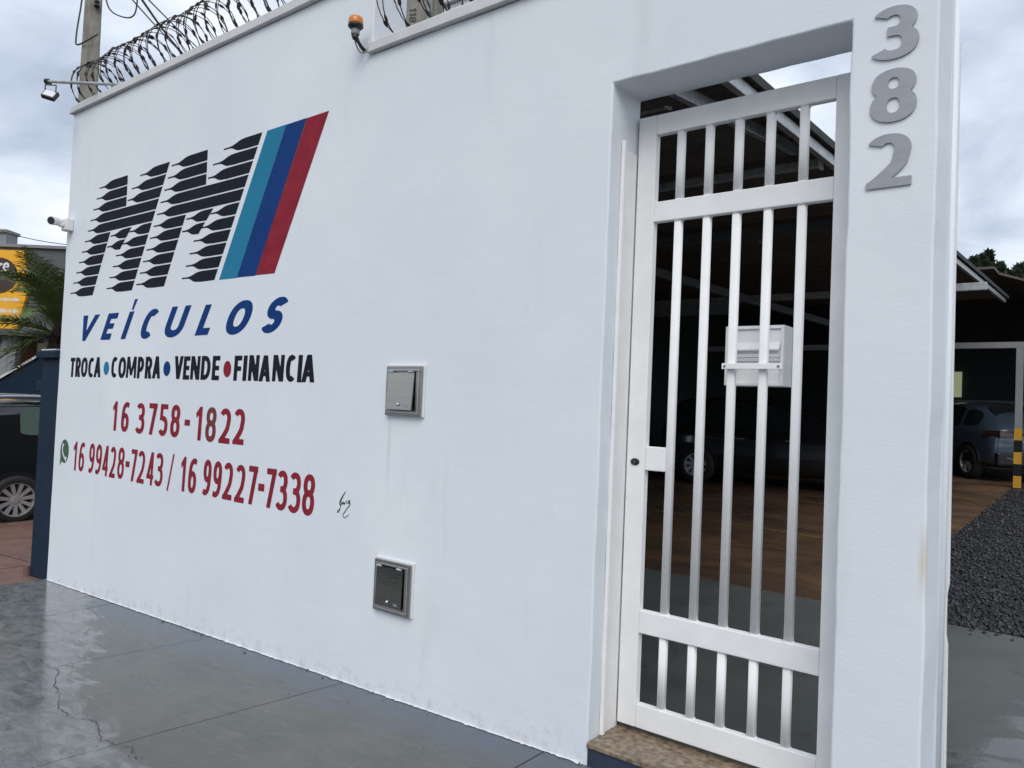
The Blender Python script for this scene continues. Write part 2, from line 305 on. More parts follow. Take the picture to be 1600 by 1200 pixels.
def prism_xz(bm, pts, y0, y1):
    a = [bm.verts.new((x, y0, z)) for x, z in pts]; b = [bm.verts.new((x, y1, z)) for x, z in pts]
    bm.faces.new(a); bm.faces.new(b[::-1]); n = len(pts)
    for i in range(n): bm.faces.new((a[i], b[i], b[(i+1) % n], a[(i+1) % n]))
    return bm
def tube(bm, path, r, n=8, cap=True, closed=False):
    path = [Vector(p) for p in path]; rs = r if isinstance(r, (list, tuple)) else [r]*len(path); rings = []
    prevx = None
    for i, p in enumerate(path):
        a = path[i-1] if (i > 0 or closed) else p; b = path[(i+1) % len(path)] if (i < len(path)-1 or closed) else p
        d = (b-a).normalized() if (b-a).length > 1e-9 else Vector((0, 0, 1))
        if prevx is None: x = d.cross(Vector((0, 0, 1))); x = x if x.length > .05 else d.cross(Vector((0, 1, 0)))
        else: x = prevx - d*prevx.dot(d)
        x.normalize(); y = d.cross(x); prevx = x
        rings.append([bm.verts.new(p + (x*math.cos(t) + y*math.sin(t))*rs[i]) for t in [2*math.pi*k/n for k in range(n)]])
    m_ = len(rings)
    for i in range(m_ if closed else m_-1):
        A, B = rings[i], rings[(i+1) % m_]
        for k in range(n): bm.faces.new((A[k], A[(k+1) % n], B[(k+1) % n], B[k]))
    if cap and not closed:
        bm.faces.new(rings[0][::-1]); bm.faces.new(rings[-1])
    return bm
def lathe(bm, prof, c, axis='Z', n=24):
    rings = []
    for r, h in prof:
        ring = []
        for k in range(n):
            t = 2*math.pi*k/n; a, b = r*math.cos(t), r*math.sin(t)
            p = (a, b, h) if axis == 'Z' else ((h, a, b) if axis == 'X' else (a, h, b))
            ring.append(bm.verts.new((c[0]+p[0], c[1]+p[1], c[2]+p[2])))
        rings.append(ring)
    for A, B in zip(rings, rings[1:]):
        for k in range(n): bm.faces.new((A[k], A[(k+1) % n], B[(k+1) % n], B[k]))
    bm.faces.new(rings[0][::-1]); bm.faces.new(rings[-1])
    return bm
def G_(x): return 0.0305*x            # sidewalk height along the wall foot
def GI(y): return 0.028*(y-0.3)       # yard rises away from the street

# ---------------------------------------------------------------- sign lettering: outlines grown from stroke skeletons
def sd_poly(X, Y, pts):
    pts = np.asarray(pts, float); d = np.full(X.shape, 1e9); inside = np.zeros(X.shape, bool); n = len(pts)
    for i in range(n):
        ax, ay = pts[i]; bx, by = pts[(i+1) % n]; ex, ey = bx-ax, by-ay
        wx, wy = X-ax, Y-ay; L = ex*ex+ey*ey+1e-15; t = np.clip((wx*ex+wy*ey)/L, 0, 1)
        d = np.minimum(d, (wx-ex*t)**2+(wy-ey*t)**2)
        c = (ay > Y) != (by > Y)
        with np.errstate(divide='ignore', invalid='ignore'):
            xi = (bx-ax)*(Y-ay)/(by-ay if by != ay else 1e-12)+ax
        inside ^= c & (X < xi)
    d = np.sqrt(d); return np.where(inside, -d, d)
def sd_loop(X, Y, pts, s):
    pts = np.asarray(pts, float); d = np.full(X.shape, 1e9); n = len(pts)
    for i in range(n):
        ax, ay = pts[i]; bx, by = pts[(i+1) % n]; ex, ey = bx-ax, by-ay
        wx, wy = X-ax, Y-ay; t = np.clip((wx*ex+wy*ey)/(ex*ex+ey*ey+1e-15), 0, 1); d = np.minimum(d, (wx-ex*t)**2+(wy-ey*t)**2)
    return np.sqrt(d)-s/2
def ribbon(pts, s):
    p = np.asarray(pts, float); d = np.zeros_like(p); d[1:-1] = p[2:]-p[:-2]; d[0] = p[1]-p[0]; d[-1] = p[-1]-p[-2]
    d /= np.linalg.norm(d, axis=1)[:, None]+1e-12; nrm = np.stack([-d[:, 1], d[:, 0]], 1)
    return np.vstack([p+nrm*s/2, (p-nrm*s/2)[::-1]])
def arc(cx, cy, rx, ry, a0, a1, n=20, e=2.25):
    o = []
    for k in range(n+1):
        t = math.radians(a0+(a1-a0)*k/n); c, s = math.cos(t), math.sin(t)
        o.append((cx+rx*math.copysign(abs(c)**(2/e), c), cy+ry*math.copysign(abs(s)**(2/e), s)))
    return o
def cat(pts, n=8):
    p = [np.array(q, float) for q in pts]; p = [2*p[0]-p[1]]+p+[2*p[-1]-p[-2]]; o = []
    for i in range(1, len(p)-2):
        for k in range(n):
            t = k/n; o.append(.5*((2*p[i])+(-p[i-1]+p[i+1])*t+(2*p[i-1]-5*p[i]+4*p[i+1]-p[i+2])*t*t+(-p[i-1]+3*p[i]-3*p[i+1]+p[i+2])*t**3))
    o.append(p[-2]); return o
def glyph(ch, w, h, s):
    """list of ('p', polygon) / ('l', closed loop) in design space, stroke s"""
    l, r, b, t = s/2, w-s/2, s/2, h-s/2; cx, cy = w/2, h/2; R = lambda x0, x1, y0, y1: ('p', [(x0, y0), (x1, y0), (x1, y1), (x0, y1)])
    rb = lambda pts: ('p', ribbon(pts, s)); q = s*1.06; hb = s*.95
    if ch in 'O0': return [('l', arc(cx, cy, r-cx, t-cy, 0, 360, 40)[:-1])]
    if ch == 'C': return [rb(arc(cx+.03*w, cy, r-cx+.02*w, t-cy, 52, 308, 30))]
    if ch == 'D':
        k = w*.38; return [R(0, s, 0, h), ('p', ribbon([(s*.5, t)]+[(k, t)]+arc(k, cy, r-k, t-cy, 90, -90, 24)[1:-1]+[(k, b), (s*.5, b)], s))]
    if ch in 'PR':
        k = w*.42; mm = h*.46 if ch == 'R' else h*.40; c2 = (t+mm)/2
        o = [R(0, s, 0, h), ('p', ribbon([(s*.5, t), (k, t)]+arc(k, c2, r-k, t-c2, 90, -90, 16)[1:-1]+[(k, mm), (s*.5, mm)], s))]
        if ch == 'R': o.append(('p', [(w-q*1.12, 0), (w+.03*w, 0), (w*.72, mm+.02*h), (w*.40, mm)]))
        return o
    if ch == 'A':
        ap = .56*s; return [('p', [(0, 0), (q, 0), (cx-ap+q, h), (cx-ap, h)]), ('p', [(w-q, 0), (w, 0), (cx+ap, h), (cx+ap-q, h)]), R(w*.2, w*.8, h*.21, h*.21+s*.8)]
    if ch == 'V':
        ap = .56*s; return [('p', [(0, h), (q, h), (cx-ap+q, 0), (cx-ap, 0)]), ('p', [(w-q, h), (w, h), (cx+ap, 0), (cx+ap-q, 0)])]
    if ch == 'M':
        k = s*.85; return [('p', [(0, 0), (k, 0), (k+w*.05, h), (w*.04, h)]), ('p', [(w-k, 0), (w, 0), (w*.96, h), (w*.95-k, h)]),
                ('p', [(w*.04, h), (w*.04+q, h), (cx+q*.36, h*.12), (cx-q*.36, h*.12)]), ('p', [(w*.96-q, h), (w*.96, h), (cx+q*.36, h*.12), (cx-q*.36, h*.12)])]
    if ch == 'N': return [R(0, s*.92, 0, h), R(w-s*.92, w, 0, h), ('p', [(0, h), (s*1.15, h), (w, 0), (w-s*1.15, 0)])]
    if ch == 'E': return [R(0, s, 0, h), R(0, w, 0, hb), R(0, w, h-hb, h), R(0, w*.93, cy-hb*.48, cy+hb*.48)]
    if ch == 'F': return [R(0, s, 0, h), R(0, w, h-hb, h), R(0, w*.94, cy-hb*.55, cy+hb*.4)]
    if ch == 'L': return [R(0, s, 0, h), R(0, w, 0, hb)]
    if ch == 'T': return [R(0, w, h-hb, h), R(cx-s/2, cx+s/2, 0, h)]
    if ch == 'I': return [R(0, w, 0, h)]
    if ch == 'U': return [('p', ribbon([(l, h), (l, h*.42)]+arc(cx, h*.40, r-cx, h*.40-b, 180, 360, 20)[1:-1]+[(r, h*.42), (r, h)], s))]
    if ch == 'S':
        mm = h*.51; yu, yl = (t+mm)/2, (mm+b)/2
        return [('p', ribbon(arc(cx, yu, (r-cx)*.97, t-yu, 28, 262, 22, 2.1)+arc(cx, yl, r-cx, mm-yl, 82, -152, 22, 2.1), s))]
    if ch == '1': return [('p', [(w-s*.95, 0), (w, 0), (w, h), (w-s*.72, h), (0, h*.80), (w*.10, h*.655), (w-s*.95, h*.75)])]
    if ch == '2':
        yu = h*.705; a = arc(cx-.02*w, yu, r-cx, t-yu, 152, -18, 16)
        k = cat([a[-1], (w*.70, h*.42), (w*.40, h*.20), (s*.62, s*.55)], 6)
        return [('p', ribbon(a[:-1]+k, s)), ('p', [(0, 0), (w, 0), (w, s*.98), (s*.5, s*.98), (0, s*.7)])]
    if ch == '3':
        mm = h*.53; yu, yl = (t+mm)/2, (mm+b)/2
        return [('p', ribbon(arc(cx-.05*w, yu, (r-cx), t-yu, 148, -80, 22)+[(cx-.18*w, mm)], s)), ('p', ribbon([(cx-.18*w, mm)]+arc(cx-.05*w, yl, r-cx+.05*w, mm-yl, 80, -148, 22), s))]
    if ch == '4':
        x = w*.58; y = h*.19; return [R(x, x+s*.95, 0, h), R(0, w, y, y+s*.9), ('p', [(0, y+s*.3), (q*1.05, y+s*.3), (x+s*.8, h), (x-s*.2, h)])]
    if ch == '5':
        yl = h*.315; a = arc(cx-.03*w, yl, r-cx+.03*w, h*.63/2-s/2, 118, -148, 22)
        return [R(w*.08, w*.94, h-hb, h), ('p', [(w*.06, h*.47), (w*.06+s*.9, h*.52), (w*.10+s*.9, h), (w*.10, h)]), ('p', ribbon(a, s))]
    if ch in '69':
        yl = h*.315; ry = h*.63/2-s/2
        o = [('l', arc(cx, yl, r-cx, ry, 0, 360, 32)[:-1]), ('p', ribbon(cat([(l, yl), (l+.01*w, h*.52), (w*.30, h*.80), (w*.60, t-.005*h), (w*.93, t-.035*h)], 8), s))]
        if ch == '9': o = [(k, [(w-x, h-y) for x, y in pts]) for k, pts in o]
        return o
    if ch == '7': return [R(0, w, h-s, h), ('p', [(w*.16, 0), (w*.16+q, 0), (w, h-s*.4), (w, h), (w-q*1.05, h-s*.5)])]
    if ch == '8':
        mm = h*.535; yu, yl = (t+mm)/2, (mm+b)/2
        return [('l', arc(cx, yu, (r-cx)*.93, t-yu, 0, 360, 30)[:-1]), ('l', arc(cx, yl, r-cx, mm-yl, 0, 360, 30)[:-1])]
    if ch == '-': return [R(0, w, 0, h)]
    if ch == '.': return [('p', arc(cx, cy, cx, cy, 0, 360, 28, 2)[:-1])]
    raise ValueError(ch)
def march(prims, w, h, s, res, kx=1.0):
    """marching squares of the union; returns verts (design x / kx, y) and faces"""
    pad = h/res*1.5; nx = int((w+2*pad)/(h/res))+2; ny = res+4
    xs = np.linspace(-pad, w+pad+.0001, nx); ys = np.linspace(-pad, h+pad, ny); X, Y = np.meshgrid(xs+1e-7, ys+1e-7)
    D = np.full(X.shape, 1e9)
    for k, pts in prims: D = np.minimum(D, sd_poly(X, Y, pts) if k == 'p' else sd_loop(X, Y, pts, s))
    V = {}; VL = []; F = []
    def vid(key, p):
        if key not in V: V[key] = len(VL); VL.append(p)
        return V[key]
    def corner(i, j): return vid(('c', i, j), (xs[j], ys[i]))
    def edge(i0, j0, i1, j1):
        if (i0, j0) > (i1, j1): i0, j0, i1, j1 = i1, j1, i0, j0
        a, b2 = D[i0, j0], D[i1, j1]; tt = a/(a-b2)
        return vid(('e', i0, j0, i1, j1), (xs[j0]+(xs[j1]-xs[j0])*tt, ys[i0]+(ys[i1]-ys[i0])*tt))
    for i in range(ny-1):
        for j in range(nx-1):
            cs = [(i, j), (i, j+1), (i+1, j+1), (i+1, j)]; ins = [D[c] < 0 for c in cs]
            if not any(ins): continue
            poly = []
            for k in range(4):
                c0, c1 = cs[k], cs[(k+1) % 4]
                if ins[k]: poly.append(corner(*c0))
                if ins[k] != ins[(k+1) % 4]: poly.append(edge(*c0, *c1))
            if len(poly) >= 3: F.append(poly)
    return [(x/kx, y) for x, y in VL], F
def glyph_mesh(ch, W, H, tv, th, res):
    kx = th/tv; return march(glyph(ch, W*kx, H, th), W*kx, H, th, res, kx)
def letters(name, items, z0, z1, tv, th, mt, parent, res=34, shear=0.0, y=-0.0015, special=None):
    """items: (char, x0, x1); one mesh of painted letters on the wall plane"""
    bm = bmesh.new(); H = z1-z0
    for it in items:
        ch, x0, x1 = it[:3]; gx_ = .0 if shear > .2 else (.0035 if H < .2 else .005); x0 -= gx_; x1 += gx_; za, zb = (it[3], it[4]) if len(it) > 3 else (z0, z1)
        jz = random.uniform(-.002, .002)
        vl, fl = glyph_mesh(ch, x1-x0, zb-za, tv, th, max(8, int(res*(zb-za)/H)))
        bv = [bm.verts.new((x0+px+shear*(za+pz-z0), y, za+pz+jz)) for px, pz in vl]
        for f in fl: bm.faces.new([bv[i] for i in f])
    bmesh.ops.dissolve_limit(bm, angle_limit=.01, verts=bm.verts[:], edges=bm.edges[:])
    for f in bm.faces:
        if f.normal.y > 0: f.normal_flip()
    return obj(name, bm, mt, parent)

# ================================================================ SETTING: ground
def sheet(name, x0, x1, y0, y1, zf, nx, ny, mt, thick=0.0):
    bm = bmesh.new(); g = [[bm.verts.new((x0+(x1-x0)*i/nx, y0+(y1-y0)*j/ny, zf(x0+(x1-x0)*i/nx, y0+(y1-y0)*j/ny))) for i in range(nx+1)] for j in range(ny+1)]
    for j in range(ny):
        for i in range(nx): bm.faces.new((g[j][i], g[j][i+1], g[j+1][i+1], g[j+1][i]))
    return obj(name, bm, mt)
tag(sheet('ground', -400, 400, -400, 400, lambda x, y: -0.75+0.0305*max(-12, min(x, 12)), 60, 4, M_soil), kind='structure')
tag(sheet('road', -60, 40, -13, -2.9, lambda x, y: G_(max(-14, min(x, 12)))-.14, 60, 2, M_asph), kind='structure')
# sidewalk: base + individual slabs with open joints
base = obj('sidewalk', hexa(bmesh.new(), [(-7.30, -2.75, G_(-7.3)-.30), (4, -2.75, G_(4)-.30), (4, .245, G_(4)-.30), (-7.30, .245, G_(-7.3)-.30),
            (-7.30, -2.75, G_(-7.3)-.030), (4, -2.75, G_(4)-.030), (4, .245, G_(4)-.030), (-7.30, .245, G_(-7.3)-.030)]), M_step)
tag(base, kind='structure')
jx = [-7.30, -6.0, -4.62, -3.30, -1.95, -.62, .72, 2.05, 4.0]
jy = [-2.75, -2.05, .240]
for a, b in zip(jx, jx[1:]):
    for c_, d_ in zip(jy, jy[1:]):
        g = .0036; bm = bmesh.new()
        o1 = random.uniform(-.0015, .0015)
        # slabs east of the pillar run on under the opening; slab edges lean a little like the real cuts
        ska = -.14 if a == -4.62 else (.1 if a == -6.0 else (-.12 if a == -3.30 else 0)); skb = -.14 if b == -4.62 else (.1 if b == -6.0 else (-.12 if b == -3.30 else 0))
        xa = lambda y, A=a, S=ska: A+g-S*y*.85; xb = lambda y, B=b, S=skb: B-g-S*y*.85
        P4 = [(xa(c_), c_+g), (xb(c_), c_+g), (xb(d_), d_-g), (xa(d_), d_-g)]
        pts = [(x, y, G_(x)-.028) for x, y in P4]+[(x, y, G_(x)+o1) for x, y in P4]
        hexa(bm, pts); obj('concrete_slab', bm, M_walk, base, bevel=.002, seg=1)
# front kerb
kerb = tag(obj('kerb', hexa(bmesh.new(), [(-7.3, -2.9, G_(-7.3)-.35), (4, -2.9, G_(4)-.35), (4, -2.755, G_(4)-.35), (-7.3, -2.755, G_(-7.3)-.35),
        (-7.3, -2.9, G_(-7.3)-.005), (4, -2.9, G_(4)-.005), (4, -2.755, G_(4)-.005), (-7.3, -2.755, G_(-7.3)-.005)]), M_conc, bevel=.01), kind='structure')
# crack across the slabs
bm = bmesh.new(); cp = [(-4.945, -.915), (-4.62, -.93), (-4.40, -1.04), (-4.256, -1.071), (-4.05, -1.16), (-3.899, -1.169), (-3.76, -1.12), (-3.651, -1.137), (-3.53, -1.19), (-3.431, -1.169), (-3.31, -1.143), (-3.25, -1.19), (-3.187, -1.162)]
fine = []
for (xa_, ya_), (xb_, yb_) in zip(cp, cp[1:]):
    for k in range(6):
        tt = k/6; fine.append((xa_+(xb_-xa_)*tt+random.uniform(-.008, .008), ya_+(yb_-ya_)*tt+random.uniform(-.011, .011)))
prev = None
for x, y in fine:
    wd = random.uniform(.0007, .0024); a = bm.verts.new((x, y-wd, G_(x)+.0025)); b = bm.verts.new((x, y+wd, G_(x)+.0025))
    if prev: bm.faces.new((prev[0], a, b, prev[1]))
    prev = (a, b)
ck = obj('pavement_crack', bm, M_dark, base); ck['kind'] = 'stuff'

# grit, crumbs and leaf bits lying on the pavement
bm = bmesh.new()
for k in range(420):
    if k < 170: y = -abs(rng.normal(0, .03))-.006; x = rng.uniform(-7.1, -.8)
    else: y = rng.uniform(-1.6, -.05); x = rng.uniform(-7.1, -1.0)
    r_ = rng.uniform(.0015, .0045) if k > 12 else rng.uniform(.008, .014); a0 = rng.uniform(0, 6.28)
    ring = [bm.verts.new((x+r_*rng.uniform(.6, 1.2)*math.cos(a0+t_), y+r_*rng.uniform(.5, 1.1)*math.sin(a0+t_), G_(x)+.0015)) for t_ in (0, 1.25, 2.5, 3.8, 5.0)]
    top = bm.verts.new((x, y, G_(x)+.0015+r_*.5))
    for q_ in range(5): bm.faces.new((ring[q_], ring[(q_+1) % 5], top))
gt = obj('pavement_grit', bm, M_soil); tag(gt, 'small crumbs of grit scattered over the wet sidewalk', kind='stuff')
# yard floor inside
tag(sheet('yard_apron', -7.2, 6.0, .247, 3.25, lambda x, y: GI(y)-.001, 20, 6, M_apron), kind='structure')
tag(sheet('carport_floor', -7.5, -1.42, 3.25, 18.0, lambda x, y: GI(y)-.002, 10, 10, M_brown), kind='structure')
gb = tag(sheet('gravel_bed', -1.42, 6.0, 3.25, 30, lambda x, y: GI(y)-.014, 10, 20, M_gravel), kind='structure')
def parking_line(x0, y0, x1, y1, w=.05):
    d = Vector((x1-x0, y1-y0)).normalized(); nx_, ny_ = -d.y*w/2, d.x*w/2; bm = bmesh.new(); n = 10; pr = None
    for i in range(n+1):
        x, y = x0+(x1-x0)*i/n, y0+(y1-y0)*i/n
        a = bm.verts.new((x+nx_, y+ny_, GI(y+ny_)+.003)); b = bm.verts.new((x-nx_, y-ny_, GI(y-ny_)+.003))
        if pr: bm.faces.new((pr[0], a, b, pr[1]))
        pr = (a, b)
    return tag(obj('floor_marking', bm, M_linep), kind='structure')
parking_line(-7.5, 6.72, -1.44, 5.72); parking_line(-4.9, 8.9, -1.44, 8.40); parking_line(-6, 11.8, -1.44, 11.05)
# joint across the apron edge
# gravel stones
ns = 22000; X = rng.uniform(-1.43, .55, ns); Yv = 3.26+ (rng.random(ns)**1.35)*10.0; Yv[:60] = 3.25-rng.exponential(.10, 60); X[60:160] = -1.43-rng.exponential(.07, 100)
base_v = np.array([(1, 0, 0), (-1, 0, 0), (0, 1, 0), (0, -1, 0), (0, 0, 1), (0, 0, -1)], float)
bf = np.array([(0, 2, 4), (2, 1, 4), (1, 3, 4), (3, 0, 4), (2, 0, 5), (1, 2, 5), (3, 1, 5), (0, 3, 5)])
sc_ = (.006+.016*rng.random((ns, 1, 1))**1.7)*rng.uniform(.6, 1.3, (ns, 6, 3)); ang = rng.uniform(0, 6.28, ns)
v = base_v[None]*sc_; ca, sa = np.cos(ang)[:, None], np.sin(ang)[:, None]
tilt = rng.uniform(-.7, .7, ns)[:, None]; vz = v[:, :, 2]*np.cos(tilt)+v[:, :, 0]*np.sin(tilt); vx0 = v[:, :, 0]*np.cos(tilt)-v[:, :, 2]*np.sin(tilt)
vx = vx0*ca-v[:, :, 1]*sa; vy = vx0*sa+v[:, :, 1]*ca
vv = np.stack([vx+X[:, None], vy+Yv[:, None], vz+(GI(Yv)+rng.uniform(-.012, .006, ns))[:, None]], 2).reshape(-1, 3)
ff = (bf[None]+np.arange(ns)[:, None, None]*6).reshape(-1, 3)
gs = raw('gravel_stones', vv.tolist(), ff.tolist(), M_gravel); gs['kind'] = 'stuff'; gs['label'] = 'loose dark gravel covering the strip beside the carport'
# the boundary strip of apron

# ================================================================ FRONT WALL
HT = 3.850; HL = 3.395
wall = thing('white_wall', 'tall white rendered street wall with painted sales lettering and a barred gate opening', 'wall', (0, 0, 0))
bm = bmesh.new()
def slit_prism(bm, x0, x1, z0f, z1, y0=0, y1=.25, nx=1):
    pts = []
    hexa(bm, [(x0, y0, z0f(x0)), (x1, y0, z0f(x1)), (x1, y1, z0f(x1)), (x0, y1, z0f(x0)), (x0, y0, z1), (x1, y0, z1), (x1, y1, z1), (x0, y1, z1)])
outline = [(-7.25, G_(-7.25)-.02), (-1.732, G_(-1.732)-.02), (-1.732, 2.866), (-.755, 2.866), (-.755, G_(-.755)-.02), (-.477, G_(-.477)-.02), (-.477, HL), (-3.320, HL), (-3.320, HT), (-7.25, HT)]
fine_o = []
for k_ in range(len(outline)):
    (xa_, za_), (xb_, zb_) = outline[k_], outline[(k_+1) % len(outline)]; L_o = math.hypot(xb_-xa_, zb_-za_); n_o = max(1, int(L_o/.09)); px_, pz_ = -(zb_-za_)/L_o, (xb_-xa_)/L_o
    fine_o.append((xa_, za_))
    for q_ in range(1, n_o):
        w_o = rng.normal(0, .0011)+.0016*math.sin(q_*.7+k_); fine_o.append((xa_+(xb_-xa_)*q_/n_o+px_*w_o, za_+(zb_-za_)*q_/n_o+pz_*w_o))
prism_xz(bm, fine_o, 0, .25)
obj('wall_body', bm, M_wall, wall, bevel=.009, seg=3)
# pillar's deeper leg behind the opening and the gate post beside it
bm = bmesh.new(); box(bm, -.700, -.4775, .251, .325, -.06, 3.395); obj('pillar_return', bm, M_wall, wall, bevel=.012, seg=3)
bm = bmesh.new(); tube(bm, [(-.476, .295, -.03), (-.474, .298, 1.5), (-.476, .295, 3.39)], [.013, .011, .013], 8); obj('corner_bead', bm, M_wall, wall, smooth=True)
# copings
def coping(x0, x1, z, y0=-.032, y1=.29):
    bm = bmesh.new(); n = max(2, int((x1-x0)/.35)); pr = None
    for i in range(n+1):
        x = x0+(x1-x0)*i/n; dz = random.uniform(-.004, .004); dy = random.uniform(-.003, .003)
        ring = [bm.verts.new(p) for p in ((x, y0+dy, z), (x, y0+dy+.002, z+.058+dz), (x, y0+.02+dy, z+.072+dz), (x, y1, z+.085+dz), (x, y1, z))]
        if pr:
            for k in range(5): bm.faces.new((pr[k], ring[k], ring[(k+1) % 5], pr[(k+1) % 5]))
        else: bm.faces.new(ring[::-1])
        pr = ring
    bm.faces.new(pr); return obj('coping', bm, M_coping, wall, bevel=.004)
coping(-7.275, -3.31, HT+.001); coping(-3.335, -.46, HL+.001)
# irregular paint smear at the foot of the wall
bm = bmesh.new(); pr = None; x = -7.25
while x < -1.74:
    wd = .004+abs(rng.normal(0, .004))+(.010 if rng.random() < .04 else 0)
    a = bm.verts.new((x, -.0001, G_(x)+.0030)); b = bm.verts.new((x+rng.normal(0, .003), -wd, G_(x)+.0030))
    if pr: bm.faces.new((pr[0], a, b, pr[1]))
    pr = (a, b); x += rng.uniform(.008, .03)
o = obj('paint_edge', bm, M_reveal, wall); o['kind'] = 'stuff'

# ---- painted logo: rows of bottle shapes forming two slanted letters
ROW, ZTOP, BH = .0851, 3.146, .0745
def bottle(xt, xr_top, xr_bot, ztop, cut_tip=0.0):
    """polygon of one bottle bar: tip x, right end x at top and bottom"""
    L = xr_top-xt; s = min(1.0, L/.34) if L < .34 else 1.0
    z = lambda v: ztop-BH+v*BH
    prof_top = [(0, .59), (.045, .59), (.085, .60), (.115, .65), (.145, .75), (.18, .88), (.215, .965), (.26, 1.0)]
    prof_bot = [(.215, .03), (.185, .045), (.16, .10), (.135, .22), (.11, .37), (.085, .44), (.045, .46), (0, .46)]
    P = [(xt+a*s, z(v)) for a, v in prof_top]+[(xr_top, z(1.0)), (xr_bot, z(0))]+[(xt+a*s, z(v)) for a, v in [(.26, .0)]+prof_bot]
    if cut_tip: P = [(max(px, xt+cut_tip), pz) for px, pz in P]
    return P
def paint_poly(name, pts, mt, y=-.0015):
    bm = bmesh.new(); vs2 = [bm.verts.new((x, y, z)) for x, z in pts]; f = bm.faces.new(vs2)
    f.normal_update()
    if f.normal.y > 0: f.normal_flip()
    return obj(name, bm, mt, wall)
def M_logo(off):
    slant = .515; Z0 = 2.220
    redge = lambda z: -4.829+slant*(z-Z0)+off; leg = lambda z: -5.506+slant*(z-Z0)+off
    mid = lambda z: -4.888+(z-2.721)*1.12+off
    for i in range(11):
        zt = ZTOP-i*ROW; zb = zt-BH; tipz = zt-.036
        jt = random.uniform(-.004, .004)
        ltip = -5.950+slant*(tipz-Z0)+off+jt
        if i < 3:
            paint_poly('logo_bottle', bottle(ltip, -5.002+off, -5.000+off, zt), M_black)
            rt_ = (-4.797, -4.922, -5.000)[i]+off
            paint_poly('logo_bottle', bottle(rt_, redge(zt), redge(zb), zt, .02 if i == 2 else 0), M_black)
        elif i < 5:
            paint_poly('logo_bottle', bottle(ltip, redge(zt), redge(zb), zt), M_black)
        elif i < 7:
            paint_poly('logo_bottle', bottle(ltip, leg(zt), leg(zb), zt), M_black)
            mt_ = (-5.262, -5.312)[i-5]+off; e0 = .022
            paint_poly('logo_bottle', bottle(mt_+(.0 if i == 5 else .003), mid(zt), mid(zb), zt, e0), M_black)
            rt_ = (mid(tipz)-.012, mid(tipz)-.030)[i-5]
            paint_poly('logo_bottle', bottle(rt_, redge(zt), redge(zb), zt, .02), M_black)
        else:
            paint_poly('logo_bottle', bottle(ltip, leg(zt), leg(zb), zt), M_black)
            paint_poly('logo_bottle', bottle(-5.277+slant*(tipz-Z0)+off+jt, redge(zt), redge(zb), zt), M_black)
M_logo(0.0); M_logo(-1.1675)
for (a, b, c_, d_), mt_ in zip(((-4.296, -4.0975, -4.557, -4.770), (-4.0955, -3.8915, -4.349, -4.555), (-3.8895, -3.679, -4.142, -4.347)), (M_teal, M_navyp, M_red)):
    paint_poly('logo_stripe', [(a, 3.145), (b, 3.147), (c_, 2.216), (d_, 2.218)], mt_)

# ---- lettering
I_ = .61; zb0, zt0 = 1.844, 2.055
def poly_letters(name, polys, mt):
    bm = bmesh.new()
    for pts in polys:
        f = bm.faces.new([bm.verts.new((x, -.0015, z)) for x, z in pts]); f.normal_update()
        if f.normal.y > 0: f.normal_flip()
    return obj(name, bm, mt, wall)
sw = .078
def sh(u, z): return (u+I_*(z-zb0), z)
V_ = [(-6.817, 2.055), (-6.730, 2.055), (-6.750, 1.925), (-6.600, 2.055), (-6.511, 2.055), (-6.763, 1.843), (-6.816, 1.843)]
E_ = [(-6.485, 1.845), (-6.318, 1.843), (-6.291, 1.893), (-6.383, 1.894), (-6.362, 1.930), (-6.277, 1.931), (-6.250, 1.973), (-6.337, 1.975), (-6.316, 2.009), (-6.210, 2.010), (-6.186, 2.055), (-6.361, 2.055)]
Iw = [(-6.137, 1.845), (-6.061, 1.843), (-5.933, 2.055), (-6.008, 2.055)]
Ia = [(-5.979, 2.067), (-5.951, 2.066), (-5.888, 2.149), (-5.938, 2.147)]
L_ = [(-5.045, 1.846), (-4.877, 1.848), (-4.849, 1.896), (-4.940, 1.896), (-4.843, 2.056), (-4.919, 2.056)]
poly_letters('painted_word', [V_, E_, Iw, Ia, L_], M_navyp)['label'] = 'slanted blue straight letters of the business word under the logo'
letters('painted_word', [('C', -5.862, -5.655), ('U', -5.500, -5.240), ('O', -4.703, -4.445), ('S', -4.283, -4.085)], 1.840, 2.062, .078, .052, M_navyp, wall, res=44, shear=I_)['label'] = 'slanted blue rounded letters of the business word under the logo'
zt1, zb1 = 1.704, 1.540
row = [('T', -7.019, -6.935), ('R', -6.914, -6.825), ('O', -6.807, -6.695), ('C', -6.673, -6.572), ('A', -6.564, -6.450),
       ('C', -6.263, -6.163), ('O', -6.143, -6.027), ('M', -6.012, -5.858), ('P', -5.836, -5.745), ('R', -5.716, -5.622), ('A', -5.604, -5.493),
       ('V', -5.294, -5.182), ('E', -5.168, -5.090), ('N', -5.070, -4.958), ('D', -4.935, -4.825), ('E', -4.796, -4.712),
       ('F', -4.534, -4.454), ('I', -4.430, -4.394), ('N', -4.368, -4.262), ('A', -4.250, -4.135), ('N', -4.108, -3.999), ('C', -3.973, -3.878), ('I', -3.855, -3.821), ('A', -3.813, -3.695)]
letters('painted_line', row, zb1, zt1, .040, .033, M_black, wall, res=34, shear=.04)
for (x0, x1), mt_ in zip(((-6.396, -6.302), (-5.447, -5.348), (-4.659, -4.567)), (M_teal, M_navyp, M_red)):
    paint_poly('painted_dot', [((x0+x1)/2+(x1-x0)/2*math.cos(a_), 1.615+.054*math.sin(a_)) for a_ in [k*math.pi/16 for k in range(32)]], mt_)
z1a, z1b = 1.126, 1.357
